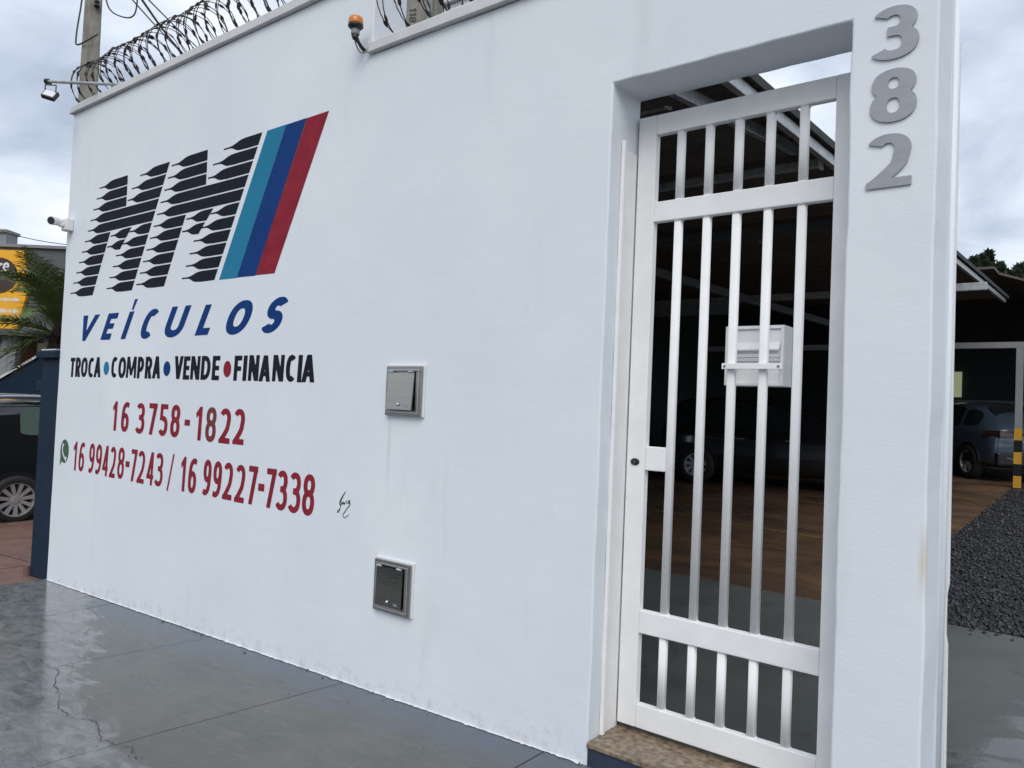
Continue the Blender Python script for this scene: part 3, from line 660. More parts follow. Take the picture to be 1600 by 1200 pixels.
letters('painted_phone_number', [('1', -6.195, -6.133), ('6', -6.047, -5.935), ('3', -5.811, -5.690), ('7', -5.622, -5.512), ('5', -5.465, -5.352), ('8', -5.303, -5.185),
        ('-', -5.112, -5.052, 1.220, 1.262), ('1', -4.968, -4.900), ('2', -4.670, -4.548), ('2', -4.505, -4.388)], z1a, z1b, .044, .038, M_red, wall, res=44, shear=.04)
letters('painted_digit', [('8', -4.838, -4.720)], z1a-.002, z1b+.002, .042, .038, M_redo, wall, res=44, shear=.04)
z2a, z2b = .761, 1.003
letters('painted_phone_number', [('1', -6.860, -6.805), ('6', -6.750, -6.660), ('9', -6.563, -6.478), ('9', -6.441, -6.350), ('4', -6.320, -6.235), ('2', -6.196, -6.110), ('8', -6.065, -5.970),
        ('-', -5.938, -5.886, .862, .906), ('7', -5.855, -5.772), ('2', -5.750, -5.650), ('4', -5.606, -5.515), ('3', -5.482, -5.382)], z2a, z2b, .033, .035, M_red, wall, res=44, shear=.04)
poly_letters('painted_slash', [[(-5.310, .745), (-5.290, .745), (-5.222, 1.010), (-5.242, 1.010)]], M_red)
letters('painted_phone_number', [('1', -5.128, -5.075), ('6', -5.024, -4.930), ('9', -4.835, -4.748), ('9', -4.713, -4.622), ('2', -4.592, -4.492), ('2', -4.452, -4.352), ('7', -4.308, -4.220),
        ('-', -4.196, -4.142, .858, .904), ('7', -4.115, -4.025), ('3', -4.003, -3.905), ('3', -3.878, -3.776), ('8', -3.748, -3.646)], z2a, z2b, .037, .037, M_red, wall, res=44, shear=.04)
# messaging emblem: green bubble with white handset
cxw, czw = -7.035, .905
bub = [(cxw+.083*math.cos(a_), czw+.100*math.sin(a_)) for a_ in [math.radians(d) for d in range(-120, 215, 8)]]+[(-7.118, .778)]
paint_poly('messaging_emblem', bub, M_green)
hs_ = cat([(-7.058, .968), (-7.075, .93), (-7.060, .885), (-7.020, .850), (-6.985, .838)], 6)
rr_ = np.array([.020, .017, .012, .0105, .010, .010, .010, .010, .010, .010, .010, .010, .010, .010, .010, .010, .010, .010, .010, .012, .013, .016, .018, .020, .020][:len(hs_)])
pts_ = np.array(hs_); d_ = np.gradient(pts_, axis=0); d_ /= np.linalg.norm(d_, axis=1)[:, None]; nn_ = np.stack([-d_[:, 1], d_[:, 0]], 1)
hp = np.vstack([pts_+nn_*rr_[:, None], (pts_-nn_*rr_[:, None])[::-1]])
paint_poly('emblem_handset', [tuple(q_) for q_ in hp], M_white, y=-.0028)
# painter's signature
def stroke2d(bm, pts, w0, y=-.0016):
    p = np.array(cat(pts, 7)); d = np.gradient(p, axis=0); d /= np.linalg.norm(d, axis=1)[:, None]+1e-9; n_ = np.stack([-d[:, 1], d[:, 0]], 1); pr = None
    for i, (q_, k) in enumerate(zip(p, n_)):
        w_ = w0*(.55+.6*math.sin(math.pi*i/len(p))); a = bm.verts.new((q_[0]+k[0]*w_, y, q_[1]+k[1]*w_)); b = bm.verts.new((q_[0]-k[0]*w_, y, q_[1]-k[1]*w_))
        if pr: bm.faces.new((pr[0], a, b, pr[1]))
        pr = (a, b)
bm = bmesh.new()
stroke2d(bm, [(-3.367, .934), (-3.388, .905), (-3.405, .880), (-3.408, .862), (-3.400, .850)], .0042)
stroke2d(bm, [(-3.396, .870), (-3.402, .845), (-3.412, .822), (-3.424, .813), (-3.423, .826), (-3.408, .832)], .0024)
stroke2d(bm, [(-3.398, .878), (-3.392, .872), (-3.394, .860), (-3.386, .873), (-3.380, .874), (-3.382, .862), (-3.374, .872), (-3.368, .872), (-3.372, .861), (-3.362, .872)], .0018, -.0020)
stroke2d(bm, [(-3.362, .872), (-3.352, .886), (-3.348, .874), (-3.340, .872), (-3.330, .882), (-3.325, .890), (-3.336, .886), (-3.330, .874), (-3.322, .878), (-3.326, .862), (-3.350, .838), (-3.372, .812), (-3.376, .797), (-3.362, .790), (-3.345, .800), (-3.325, .812)], .0022, -.0024)
obj('painted_signature', bm, M_black, wall)

# ================================================================ GATE
gate = thing('metal_gate', 'white enamelled pedestrian gate of flat rails and round vertical bars', 'gate', (0, 0, 0))
Y0, Y1 = .222, .262
def gbox(name, x0, x1, z0, z1, y0=Y0, y1=Y1, bev=.004): return obj(name, boxbm(x0, x1, y0, y1, z0, z1), M_gate, gate, bevel=bev)
gbox('stile', -1.722, -1.632, .070, 2.780); gbox('stile', -.865, -.760, .070, 2.780)
for z0_, z1_ in ((.070, .172), (.479, .578), (2.296, 2.386), (2.690, 2.780)): gbox('rail', -1.6315, -.8655, z0_, z1_, Y0+.001, Y1-.001)
BX = [-1.520, -1.387, -1.256, -1.123, -.988]
for x in BX:
    for z0_, z1_ in ((.1725, .4785), (.5785, 2.2955), (2.3865, 2.6895)):
        bm = bmesh.new(); sec = arc(0, 0, .0178, .0155, 0, 360, 28, 3.6)[:-1]
        ra = [[bm.verts.new((x+p_[0], .246+p_[1], zz)) for p_ in sec] for zz in (z0_, z1_)]
        for k_ in range(28): bm.faces.new((ra[0][k_], ra[0][(k_+1) % 28], ra[1][(k_+1) % 28], ra[1][k_]))
        bm.faces.new(ra[0][::-1]); bm.faces.new(ra[1]); obj('bar', bm, M_gate, gate, smooth=False)
for o_ in gate.children:
    if o_.name.startswith('bar'):
        o_.data.polygons.foreach_set('use_smooth', [len(p.vertices) == 4 for p in o_.data.polygons])
gbox('lock_plate', -1.6312, -1.534, 1.192, 1.297, Y0+.0015, Y1-.002)
bm = bmesh.new(); lathe(bm, [(.001, -.001), (.017, -.0008), (.0215, .001), (.0215, .006)], (0, 0, 0), 'Y', 24); lc = obj('lock_cylinder', bm, M_dark, gate, smooth=True); lc.location = (-1.678, .2165, 1.226); lc.scale = (1.0, 1, .72)
bm = bmesh.new(); box(bm, -.002, .002, -.003, 0, -.008, .008); kh = obj('keyhole', bm, M_steel, lc)
# weld beads where bars meet rails
for x in BX:
    for z in (.1725, .4785, .5785, 2.2955, 2.3865, 2.6895):
        bm = bmesh.new(); n = 10
        pts = [(x+.0195*math.cos(2*math.pi*k/n), .248+.0195*math.sin(2*math.pi*k/n), z) for k in range(n)]
        tube(bm, pts, .0035, 5, closed=True); o = obj('weld_bead', bm, M_gate, gate, smooth=True)
# frame strip on the left jamb
frame = thing('door_jamb', 'slim white steel jamb strip left of the barred gate', 'door jamb', (0, 0, 0))
obj('jamb_strip', boxbm(-1.7315, -1.714, .088, .112, .048, 2.640), M_gate, frame, bevel=.004)
obj('jamb_plate', boxbm(-1.7315, -1.725, .1125, .221, .048, 2.610), M_gate, frame, bevel=.003)
# threshold
thr = thing('granite_threshold', 'speckled brown granite threshold on a navy painted step below the gate', 'threshold', (0, 0, 0))
bm = bmesh.new(); box(bm, -1.7310, -.7562, -.012, .262, .026, .047); obj('granite_slab', bm, M_granite, thr, bevel=.004)
bm = bmesh.new(); box(bm, -1.7305, -.7570, -.002, .246, -.055, .0255); obj('step_riser', bm, M_step, thr, bevel=.004)

# ================================================================ LETTER BOX
mb = thing('letter_box', 'white steel letter box hung behind the gate bars', 'letter box', (0, 0, 0))
yb = .345; x0, x1, z0, z1 = -1.329, -1.077, 1.578, 1.832
bm = bmesh.new()
box(bm, x0, x1, yb+.012, yb+.11, z0, z1); obj('box_body', bm, M_gate, mb, bevel=.003)
for a in ((x0, x1, z1-.014, z1), (x0, x1, z0, z0+.014), (x0, x0+.014, z0+.0141, z1-.0141), (x1-.014, x1, z0+.0141, z1-.0141)):
    obj('rim_strip', boxbm(a[0], a[1], yb, yb+.0119, a[2], a[3]), M_gate, mb, bevel=.002)
bm = bmesh.new(); xi0, xi1 = x0+.016, x1-.016
pr = None
for y, z in ((yb+.009, z1-.018), (yb+.009, z1-.070), (yb+.004, z1-.078), (yb-.008, z1-.100), (yb-.006, z1-.106)):
    a, b = bm.verts.new((xi0, y, z)), bm.verts.new((xi1, y, z))
    if pr: bm.faces.new((pr[0], pr[1], b, a))
    pr = (a, b)
obj('flap', bm, M_gate, mb)
for k in range(2): obj('louvre', hexa(bmesh.new(), [(xi0, yb+.004, 1.700-k*.018), (xi1, yb+.004, 1.700-k*.018), (xi1, yb+.011, 1.706-k*.018), (xi0, yb+.011, 1.706-k*.018),
        (xi0, yb-.001, 1.712-k*.018), (xi1, yb-.001, 1.712-k*.018), (xi1, yb+.010, 1.714-k*.018), (xi0, yb+.010, 1.714-k*.018)]), M_gate, mb)
bm = bmesh.new(); box(bm, -1.285, -1.036, .2085, .2215, 1.640, 1.664); box(bm, -1.285, -1.036, .2216, .230, 1.6605, 1.664); obj('clamp_bar', bm, M_gate, mb, bevel=.002)
for x in (-1.272, -1.050):
    bm = bmesh.new(); lathe(bm, [(.001, 0), (.005, .001), (.006, .004)], (x, .2045, 1.652), 'Y', 10); obj('clamp_screw', bm, M_steel, mb)
    bm = bmesh.new(); tube(bm, [(x if x < -1.2 else -1.085, .2225, 1.652), (x if x < -1.2 else -1.085, .357, 1.652)], .003, 6); obj('clamp_rod', bm, M_steel, mb)

# ================================================================ WALL NUMBERS 3 8 2
for ch, zt, x0, x1, lab in (('3', 2.876, -.683, -.538, 'grey metal numeral three, topmost on the pillar right of the gate'), ('8', 2.658, -.685, -.540, 'grey metal numeral eight between the two other pillar numerals'), ('2', 2.434, -.692, -.550, 'grey metal numeral two, lowest on the pillar right of the gate')):
    H = .184
    vl, fl = glyph_mesh(ch, x1-x0, H, .051, .031, 84)
    bm = bmesh.new(); bv = [bm.verts.new((px, 0, pz)) for px, pz in vl]
    for f in fl: bm.faces.new([bv[i] for i in f])
    bmesh.ops.recalc_face_normals(bm, faces=bm.faces[:])
    bmesh.ops.dissolve_limit(bm, angle_limit=.02, verts=bm.verts[:], edges=bm.edges[:])
    ex = bmesh.ops.extrude_face_region(bm, geom=bm.faces[:]); bmesh.ops.translate(bm, vec=(0, -.005, 0), verts=[g_ for g_ in ex['geom'] if isinstance(g_, bmesh.types.BMVert)])
    o = obj('house_number', bm, M_num); o.location = (x0, -.0025, zt-H); tag(o, lab, 'house number', 'house number digits on the pillar')

# ================================================================ STAINLESS COVERS
def cover(xc, zc, w, h, tilt, label, n):
    t = thing('meter_cover', label, 'meter box', (xc, 0, zc), 0, 'stainless steel covers set in the white wall')
    hw, hh = w/2, h/2
    obj('mortar_rim', boxbm(-hw-.006, hw+.010, -.012, -.0005, -hh-.003, hh+.011), M_white, t, bevel=.004)
    bm = bmesh.new(); fw = .030
    for a in ((-hw, hw, hh-fw, hh), (-hw, hw, -hh, -hh+fw), (-hw, -hw+fw, -hh+fw+.0001, hh-fw-.0001), (hw-fw-.012, hw, -hh+fw+.0001, hh-fw-.0001)): box(bm, a[0], a[1], -.026, -.0125, a[2], a[3])
    obj('frame', bm, M_steel, t, bevel=.003)
    bm = bmesh.new(); e_ = fw*.55
    for a in ((-hw+e_, hw-e_, hh-e_-.004, hh-e_), (-hw+e_, hw-e_, -hh+e_, -hh+e_+.004), (-hw+e_, -hw+e_+.004, -hh+e_+.0041, hh-e_-.0041), (hw-e_-.004, hw-e_, -hh+e_+.0041, hh-e_-.0041)): box(bm, a[0], a[1], -.0295, -.0261, a[2], a[3])
    obj('frame_step', bm, M_silver, t, bevel=.001)
    obj('back_plate', boxbm(-hw+fw+.0005, hw-fw-.0125, -.018, -.0126, -hh+fw+.0005, hh-fw-.0005), M_steel, t)
    d = bpy.data.objects.new('door', None)
    bm = bmesh.new(); dw = w*.73; dh = h*.75
    box(bm, -dw/2, dw/2, -.003, 0, -dh, 0)
    # lipped sides
    box(bm, -dw/2, -dw/2+.003, .0002, .007, -dh, 0); box(bm, dw/2-.003, dw/2, .0002, .007, -dh, 0); box(bm, -dw/2+.0032, dw/2-.0032, .0002, .007, -dh, -dh+.003)
    door = obj('door', bm, M_steel if n == 1 else M_steeld, t, bevel=.001); door.location = (-.012, -.0285, hh-fw-.004); door.rotation_euler = (-tilt, 0, 0)
    for s_ in (-1, 1):
        bm = bmesh.new(); tube(bm, [(s_*dw*.38-.016, -.006, .004), (s_*dw*.38+.016, -.006, .004)], .0065, 10); obj('hinge', bm, M_silver, door)
    bm = bmesh.new(); lathe(bm, [(.009, 0), (.009, -.004), (.006, -.010), (.001, -.012)], (0, -.0031, -dh+.028), 'Y', 16); obj('lock_knob', bm, M_silver, door, smooth=True)
    bm = bmesh.new(); box(bm, dw*.22, dw*.36, -.0038, -.0031, -dh+.014, -dh+.026); obj('stamped_mark', bm, M_grey, door)
    return t
cover(-2.920, 1.504, .262, .260, math.radians(4.5), 'upper square stainless meter cover with its little door slightly ajar', 1)
cover(-2.940, .482, .268, .268, math.radians(1.5), 'lower square stainless meter cover near the pavement, door closed', 2)

# ================================================================ RAZOR WIRE
def razor(label, x0, x1, zc, yc, rad, pitch, seedv, hands=(1, -1), ovalz=1.0, start=0.0):
    rd = random.Random(seedv); t = thing('razor_wire', label, 'razor wire', (0, 0, 0), 0, 'razor wire along the wall top')
    for hnd in hands:
        path = []; turns = (x1-x0)/pitch; n = int(turns*26); ph = rd.uniform(0, 6)
        for i in range(n+1):
            a = hnd*2*math.pi*i/26+start+(0 if hnd > 0 else 1.1)
            rr = rad*(1+.04*math.sin(i*.047+ph)+.015*math.sin(i*.31+ph)); x = x0+(x1-x0)*i/n+.03*math.sin(a+ph*.2)+.012*math.sin(i*.11)
            path.append((x, yc+rr*math.cos(a), zc+rr*ovalz*math.sin(a)))
        bm = bmesh.new(); tube(bm, path, .0032, 5); obj('coil', bm, M_razor, t, smooth=True)
        bb = bmesh.new()
        for i in range(2, n-2, 3):
            p = Vector(path[i]); d = (Vector(path[i+1])-Vector(path[i-1])).normalized(); u = d.cross(Vector((0, 0, 1)))
            u = (u if u.length > .1 else d.cross(Vector((0, 1, 0)))).normalized(); w = d.cross(u); aa = rd.uniform(0, 3.14); u = u*math.cos(aa)+w*math.sin(aa); w = d.cross(u)
            k = .024; q = .0095
            vts = [p-d*k, p-d*k*.35+u*q, p+d*k*.35+u*q, p+d*k, p+d*k*.35-u*q, p-d*k*.35-u*q]
            top = [bb.verts.new(v_+w*.0035) for v_ in vts]; bot = [bb.verts.new(v_-w*.0035) for v_ in vts]
            bb.faces.new(top); bb.faces.new(bot[::-1])
            for j in range(6): bb.faces.new((top[j], bot[j], bot[(j+1) % 6], top[(j+1) % 6]))
        o = obj('blades', bb, M_razor, t); o['kind'] = 'stuff'
    return t
razor('dense rusty razor wire coil on top of the tall left wall section', -7.25, -3.42, HT+.085+.175, .12, .185, .135, 3)
razor('loose rusty razor wire coil on the lower wall section beside the beacon', -3.27, -.9, HL+.085+.21, .13, .215, .15, 5, start=.6)

# ================================================================ BEACON LAMP
bx, by, bz = -3.352, -.100, 3.528
t = thing('photocell_beacon', 'round orange photocell beacon on a bent bracket beside the wall step', 'beacon', (bx, by, bz)); t.scale = (.80, .80, .80)
bm = bmesh.new(); lathe(bm, [(.001, .062), (.030, .060), (.044, .052), (.050, .038), (.052, .008), (.050, 0)], (0, 0, 0), 'Z', 28); obj('lens', bm, M_orange, t, smooth=True)
bm = bmesh.new(); lathe(bm, [(.050, -.001), (.053, -.003), (.053, -.014), (.040, -.026), (.028, -.030)], (0, 0, 0), 'Z', 28); obj('collar', bm, M_dark, t, smooth=True)
bm = bmesh.new(); lathe(bm, [(.030, -.030), (.030, -.066), (.026, -.072)], (0, 0, 0), 'Z', 20); obj('socket', bm, M_grey, t, smooth=True)
bm = bmesh.new(); tube(bm, [(0, 0, -.073), (0, .002, -.088), (-.012, .04, -.100), (-.030, .08, -.112), (-.040, .119, -.120)], [.028, .022, .012, .012, .014], 8); obj('bracket', bm, M_dark, t, smooth=True)
bm = bmesh.new(); tube(bm, cat([(-.004, 0, -.09), (-.012, .02, -.125), (-.010, .06, -.165), (.022, .085, -.160), (.040, .092, -.130)], 6), .0055, 6); obj('cable', bm, M_grey, t, smooth=True)

# ================================================================ FLOODLIGHT ON ARM
fl_ = thing('floodlight_arm', 'small black floodlight hanging from a steel arm at the wall top', 'floodlight', (0, 0, 0))
A = Vector((-6.45, .036, 3.948)); B = Vector((-7.125, -.268, 4.02))
bm = bmesh.new(); tube(bm, [A, B], .014, 8); obj('arm', bm, M_galv, fl_)
d = (B-A).normalized(); Pm = A+(B-A)*.955
bm = bmesh.new(); tube(bm, [B-d*.01, B+d*.02], .024, 8); obj('arm_cap', bm, M_dark, fl_)
ho = bpy.data.objects.new('x', None)
bm = bmesh.new()
tube(bm, [(0, 0, .0), (0, 0, -.03)], .008, 6); tube(bm, [(-.045, 0, -.10), (-.045, 0, -.03), (.045, 0, -.03), (.045, 0, -.10)], .006, 6)
o = obj('lamp_bracket', bm, M_dark, fl_); o.location = Pm; o.rotation_euler = (0, 0, .7)
bm = bmesh.new(); box(bm, -.055, .055, -.018, .020, -.045, .045); o = obj('lamp_housing', bm, M_dark, fl_, bevel=.006); o.location = Pm+Vector((0, 0, -.115)); o.rotation_euler = (-.55, .25, .75)
bm = bmesh.new(); box(bm, -.044, .044, -.0215, -.0185, -.034, .034); o2 = obj('lamp_glass', bm, M_white, o)

# ================================================================ CCTV CAMERA
cc = thing('security_camera', 'white bullet security camera on the left end of the wall', 'camera', (-7.168, 0, 2.850))
obj('junction_box', boxbm(-.050, .052, -.062, -.0005, -.048, .055), M_white, cc, bevel=.008)
bm = bmesh.new(); tube(bm, [(0, -.061, .0), (-.004, -.085, -.012), (-.004, -.10, .008)], [.022, .014, .018], 10); obj('swivel_arm', bm, M_white, cc, smooth=True)
bm = bmesh.new(); tube(bm, [(-.035, -.082, .022), (-.030, -.09, .022), (.026, -.172, .012)], [.022, .032, .036], 20); obj('camera_body', bm, M_white, cc, bevel=.002)
bm = bmesh.new(); lathe(bm, [(.032, .0), (.032, -.004), (.028, -.006)], (0, 0, 0), 'Y', 20); o = obj('camera_lens', bm, M_dark, cc); o.location = (.0265, -.1728, .0118); o.rotation_euler = (.09, 0, .60)

# ================================================================ UTILITY POLES AND CABLES
def Pt(px, py, z):
    q = Vector(((px-800)/1200.6, -(py-600)/1200.6, 1.0))*z
    return CAM + r2*q[0] + u2*q[1] + fwd*q[2]
pl = thing('utility_pole', 'square weathered concrete utility pole behind the left wall end', 'utility pole', (-13.67, 2.70, 0))
bm = bmesh.new(); wb, wt = .190, .108
hexa(bm, [(-wb, -wb, -.8), (wb, -wb, -.8), (wb, wb, -.8), (-wb, wb, -.8), (-wt, -wt, 10.5), (wt, -wt, 10.5), (wt, wt, 10.5), (-wt, wt, 10.5)])
o = obj('shaft', bm, M_conc, pl, bevel=.02); o.rotation_euler = (0, 0, -.36)
bm = bmesh.new()
tube(bm, cat([(-.05, .1, 8.6), (-.32, -.02, 8.25), (-.38, -.05, 7.9), (-.20, -.16, 7.35), (.02, -.22, 7.14), (.18, -.12, 7.22), (.24, 0, 7.35)], 8), .014, 6); obj('cable_loop', bm, M_cable, pl)
bm = bmesh.new()
tube(bm, cat([(.12, .1, 8.5), (.22, .14, 7.9), (.42, .30, 7.72), (.60, .42, 7.78), (.62, .44, 8.3)], 8), .012, 6); obj('cable_loop', bm, M_cable, pl)
bm = bmesh.new(); lathe(bm, [(.03, 0), (.05, .03), (.03, .07), (.045, .1), (.02, .13)], (.19, -.02, 7.8), 'Z', 10); obj('insulator', bm, M_dark, pl)
for k, (a, b_, lab) in enumerate((((205, -12, 13.0), (330, 92, 20), 'thin overhead cable, leftmost of those above the razor wire'), ((222, -10, 13.0), (300, 66, 20), 'thick overhead cable, middle one above the razor wire'), ((236, -6, 13.0), (360, 85, 21), 'thin overhead cable, rightmost of those above the razor wire'))):
    pa, pb = Pt(*a), Pt(*b_); d = pb-pa; pa = pa-d*.15; pb = pb+d*1.2; pth = [pa+(pb-pa)*(i/14)+Vector((0, 0, -.5*math.sin(math.pi*i/14))) for i in range(15)]
    bm = bmesh.new(); tube(bm, pth, .012 if k != 1 else .022, 6); tag(obj('overhead_cable', bm, M_cable, smooth=True), lab, 'cable', 'overhead cables')
bm = bmesh.new(); pa, pb = Pt(-30, 350, 24), Pt(110, 383, 24); tube(bm, [pa+(pb-pa)*(i/8)+Vector((0, 0, -.1*math.sin(math.pi*i/8))) for i in range(9)], .012, 5); tag(obj('overhead_cable', bm, M_cable), 'thin slack cable between the chimney and the shop roof', 'cable', 'overhead cables')
# numbered pole right behind the wall
c2 = Pt(663, 20, 6.3)
p2 = thing('numbered_pole', 'thick mossy concrete pole with engraved numbers behind the razor wire', 'utility pole', (c2.x, c2.y, 0), YAW-.12)
bm = bmesh.new(); prism = [(-.145, -.10), (.145, -.10), (.145, .12), (-.145, .12)]
hexa(bm, [(x, y, -.3) for x, y in prism]+[(x*.82, y*.82, 9) for x, y in prism]); obj('shaft', bm, M_conc, p2, bevel=.025)
bm = bmesh.new(); tube(bm, [(.075, -.13, .2), (.070, -.122, 7)], .028, 10); obj('conduit', bm, M_grey, p2)
vn = bmesh.new()
for k, ch in enumerate('118'):
    vl, fl = glyph_mesh(ch, .022 if ch == '1' else .042, .060, .010, .010, 26)
    bv = [vn.verts.new((-.100+pz, -.0965, 4.632-k*.036-px)) for px, pz in vl]
    for f in fl: vn.faces.new([bv[i] for i in f])
obj('pole_number', vn, M_dark, p2)
# far parapet seen past the pole
t = thing('far_parapet', 'short pale parapet end seen past the numbered pole', 'parapet', (0, 0, 0))
q0 = Pt(690, -8, 9); q1 = Pt(716, 22, 9)
bm = bmesh.new(); box(bm, q0.x-.05, q0.x+.55, q0.y, q0.y+1.0, q1.z-3.5, q1.z+.06); obj('parapet_wall', bm, M_reveal, t, bevel=.01)
bm = bmesh.new(); box(bm, q0.x-.09, q0.x+.60, q0.y-.05, q0.y+1.05, q1.z+.061, q1.z+.15); obj('parapet_cap', bm, M_coping, t, bevel=.01)

# ================================================================ SECOND POST RIGHT OF THE PILLAR
t = thing('gate_post', 'narrow white post standing behind the numbered pillar', 'post', (0, 0, 0))
bm = bmesh.new()
pr = None
for z, dx in ((-.05, 0.012), (.55, .008), (.66, .007), (.70, .001), (.84, .001), (.88, .007), (1.6, .003), (2.4, .0), (2.852, .0)):
    ring = [bm.verts.new(p) for p in ((-.62, .330, z), (-.464+dx, .330, z), (-.464+dx, .352, z), (-.62, .352, z))]
    if pr:
        for k in range(4): bm.faces.new((pr[k], pr[(k+1) % 4], ring[(k+1) % 4], ring[k]))
    else: bm.faces.new(ring[::-1])
    pr = ring
bm.faces.new(pr); obj('post_body', bm, M_reveal, t, bevel=.004)

# ================================================================ NEIGHBOUR SIDE (left)
t = thing('navy_post', 'navy blue rendered post with a stepped cap left of the white wall', 'post', (0, 0, 0))
obj('post_shaft', boxbm(-7.625, -7.253, .004, .34, -.45, 1.70), M_navy, t, bevel=.01)
obj('post_cap', boxbm(-7.66, -7.253, -.04, .38, 1.701, 1.765), M_navy, t, bevel=.008)
obj('cap_flashing', boxbm(-7.60, -7.30, -.02, .34, 1.766, 1.782), M_silver, t, bevel=.005)
obj('side_bracket', boxbm(-7.80, -7.626, .03, .30, 1.40, 1.50), M_navy, t, bevel=.008)
obj('base_block', boxbm(-7.72, -7.626, -.02, .28, -.42, -.155), M_pink, t, bevel=.008)
ZF = lambda x, y: -.235+.0365*(x+7.3)
fc = tag(sheet('neighbour_forecourt', -22, -7.31, -3.2, 9, lambda x, y: ZF(x, y)-.05, 6, 6, M_soil), kind='structure')
yy_ = -2.4; rnd = random.Random(11)
xs_ = []; x = -7.33
while x > -14.5: xs_.append(x); x -= rnd.uniform(.62, .95)
ys_ = [-2.0+.78*i for i in range(9)]
jit = {(i, j): (rnd.uniform(-.12, .12) if 0 < i else 0, rnd.uniform(-.12, .12)) for i in range(len(xs_)) for j in range(len(ys_))}
for i in range(len(xs_)-1):
    for j in range(len(ys_)-1):
        q = [(xs_[a_]+jit[(a_, b_)][0], ys_[b_]+jit[(a_, b_)][1]) for a_, b_ in ((i+1, j), (i, j), (i, j+1), (i+1, j+1))]
        cx_, cy_ = sum(p[0] for p in q)/4, sum(p[1] for p in q)/4; q = [(cx_+(x-cx_)*.965, cy_+(y-cy_)*.965) for x, y in q]
        dz = rnd.uniform(-.004, .006); bm = bmesh.new()
        hexa(bm, [(x, y, ZF(x, y)-.06) for x, y in q]+[(x, y, ZF(x, y)+dz) for x, y in q]); obj('paving_slab', bm, M_pink, fc, bevel=.006, seg=1)
# sloping navy wall
t = thing('sloping_navy_wall', 'dark navy garden wall with a sloping pale top behind the black car', 'wall', (0, 0, 0))
a, b_ = Pt(-40, 616, 14.5), Pt(64, 556, 14.5)
bm = bmesh.new(); th_ = Vector((-.16, .12, 0)); e2 = Pt(150, 553, 14.5)
P0 = [a, b_, e2]
for u_, w_ in ((a, b_), (b_, e2)):
    hexa(bm, [Vector((u_.x, u_.y, -1)), Vector((w_.x, w_.y, -1)), Vector((w_.x, w_.y, -1))+th_, Vector((u_.x, u_.y, -1))+th_, u_, w_, w_+th_, u_+th_])
obj('wall_body', bm, M_navy, t)
bm = bmesh.new(); z_ = Vector((0, 0, .002)); k_ = Vector((.03, -.03, 0)); h_ = Vector((0, 0, .05))
for u_, w_ in ((a, b_), (b_, e2)): hexa(bm, [u_+k_+z_, w_+k_+z_, w_+th_*1.3+z_, u_+th_*1.3+z_, u_+k_+h_, w_+k_+h_, w_+th_*1.3+h_, u_+th_*1.3+h_])
obj('wall_cap', bm, M_coping, t)

# ================================================================ CARS
def wheel(parent, x, y, r, rimr, side, spokes=10, wname='wheel', rimmat=None):
    """wheel at (x, y) in car space, side=+1 left; axle along y"""
    bm = bmesh.new(); w = .20
    prof = [(rimr-.005, -.5*w), (rimr+.03, -.52*w), (r-.03, -.5*w), (r, -.36*w), (r, .36*w), (r-.03, .5*w), (rimr+.03, .52*w), (rimr-.005, .5*w)]
    ring = []
    n = 36
    for rr, h in prof: ring.append([bm.verts.new((rr*math.cos(2*math.pi*k/n), h, rr*math.sin(2*math.pi*k/n))) for k in range(n)])
    for A_, B_ in zip(ring, ring[1:]):
        for k in range(n): bm.faces.new((A_[k], A_[(k+1) % n], B_[(k+1) % n], B_[k]))
    wh = obj('wheel', bm, M_rubber, parent, smooth=True); wh.location = (x, y, r)
    bm = bmesh.new(); s = side
    # barrel + lip
    for A0, A1 in (((rimr, .46*w*s), (rimr-.018, .46*w*s)), ((rimr-.018, .46*w*s), (rimr-.030, .1*w*s)), ((rimr-.03, .1*w*s), (.03, .08*w*s))):
        R0 = [bm.verts.new((A0[0]*math.cos(2*math.pi*k/n), A0[1], A0[0]*math.sin(2*math.pi*k/n))) for k in range(n)]
        R1 = [bm.verts.new((A1[0]*math.cos(2*math.pi*k/n), A1[1], A1[0]*math.sin(2*math.pi*k/n))) for k in range(n)]
        for k in range(n):
            f = bm.faces.new((R0[k], R0[(k+1) % n], R1[(k+1) % n], R1[k])); f.material_index = 1 if A1[0] < .05 else 0
    for k in range(spokes):
        a_ = 2*math.pi*(k+.25)/spokes; ca_, sa_ = math.cos(a_), math.sin(a_); hw0, hw1 = min(.020, .22/spokes), .030*10/spokes
        y_o, y_i = .40*w*s, .32*w*s
        P_ = []
        for yy in (y_i-.03*s, y_i+.012*s):
            pass
        pts = []
        for rr, hw in ((.05, hw0), (rimr-.012, hw1)):
            for sg in (-1, 1): pts.append((rr*ca_-sg*hw*sa_, rr*sa_+sg*hw*ca_))
        lo = [(p[0], .20*w*s, p[1]) for p in (pts[0], pts[2], pts[3], pts[1])]; hi = [(p[0], (.36 if i_ in (0, 3) else .44)*w*s, p[1]) for i_, p in enumerate((pts[0], pts[2], pts[3], pts[1]))]
        hexa(bm, lo+hi)
    lathe(bm, [(.062, .22*w*s), (.060, .38*w*s), (.03, .41*w*s)], (0, 0, 0), 'Y', 20)
    obj('rim', bm, [rimmat or M_rim, M_dark], wh)
    return wh
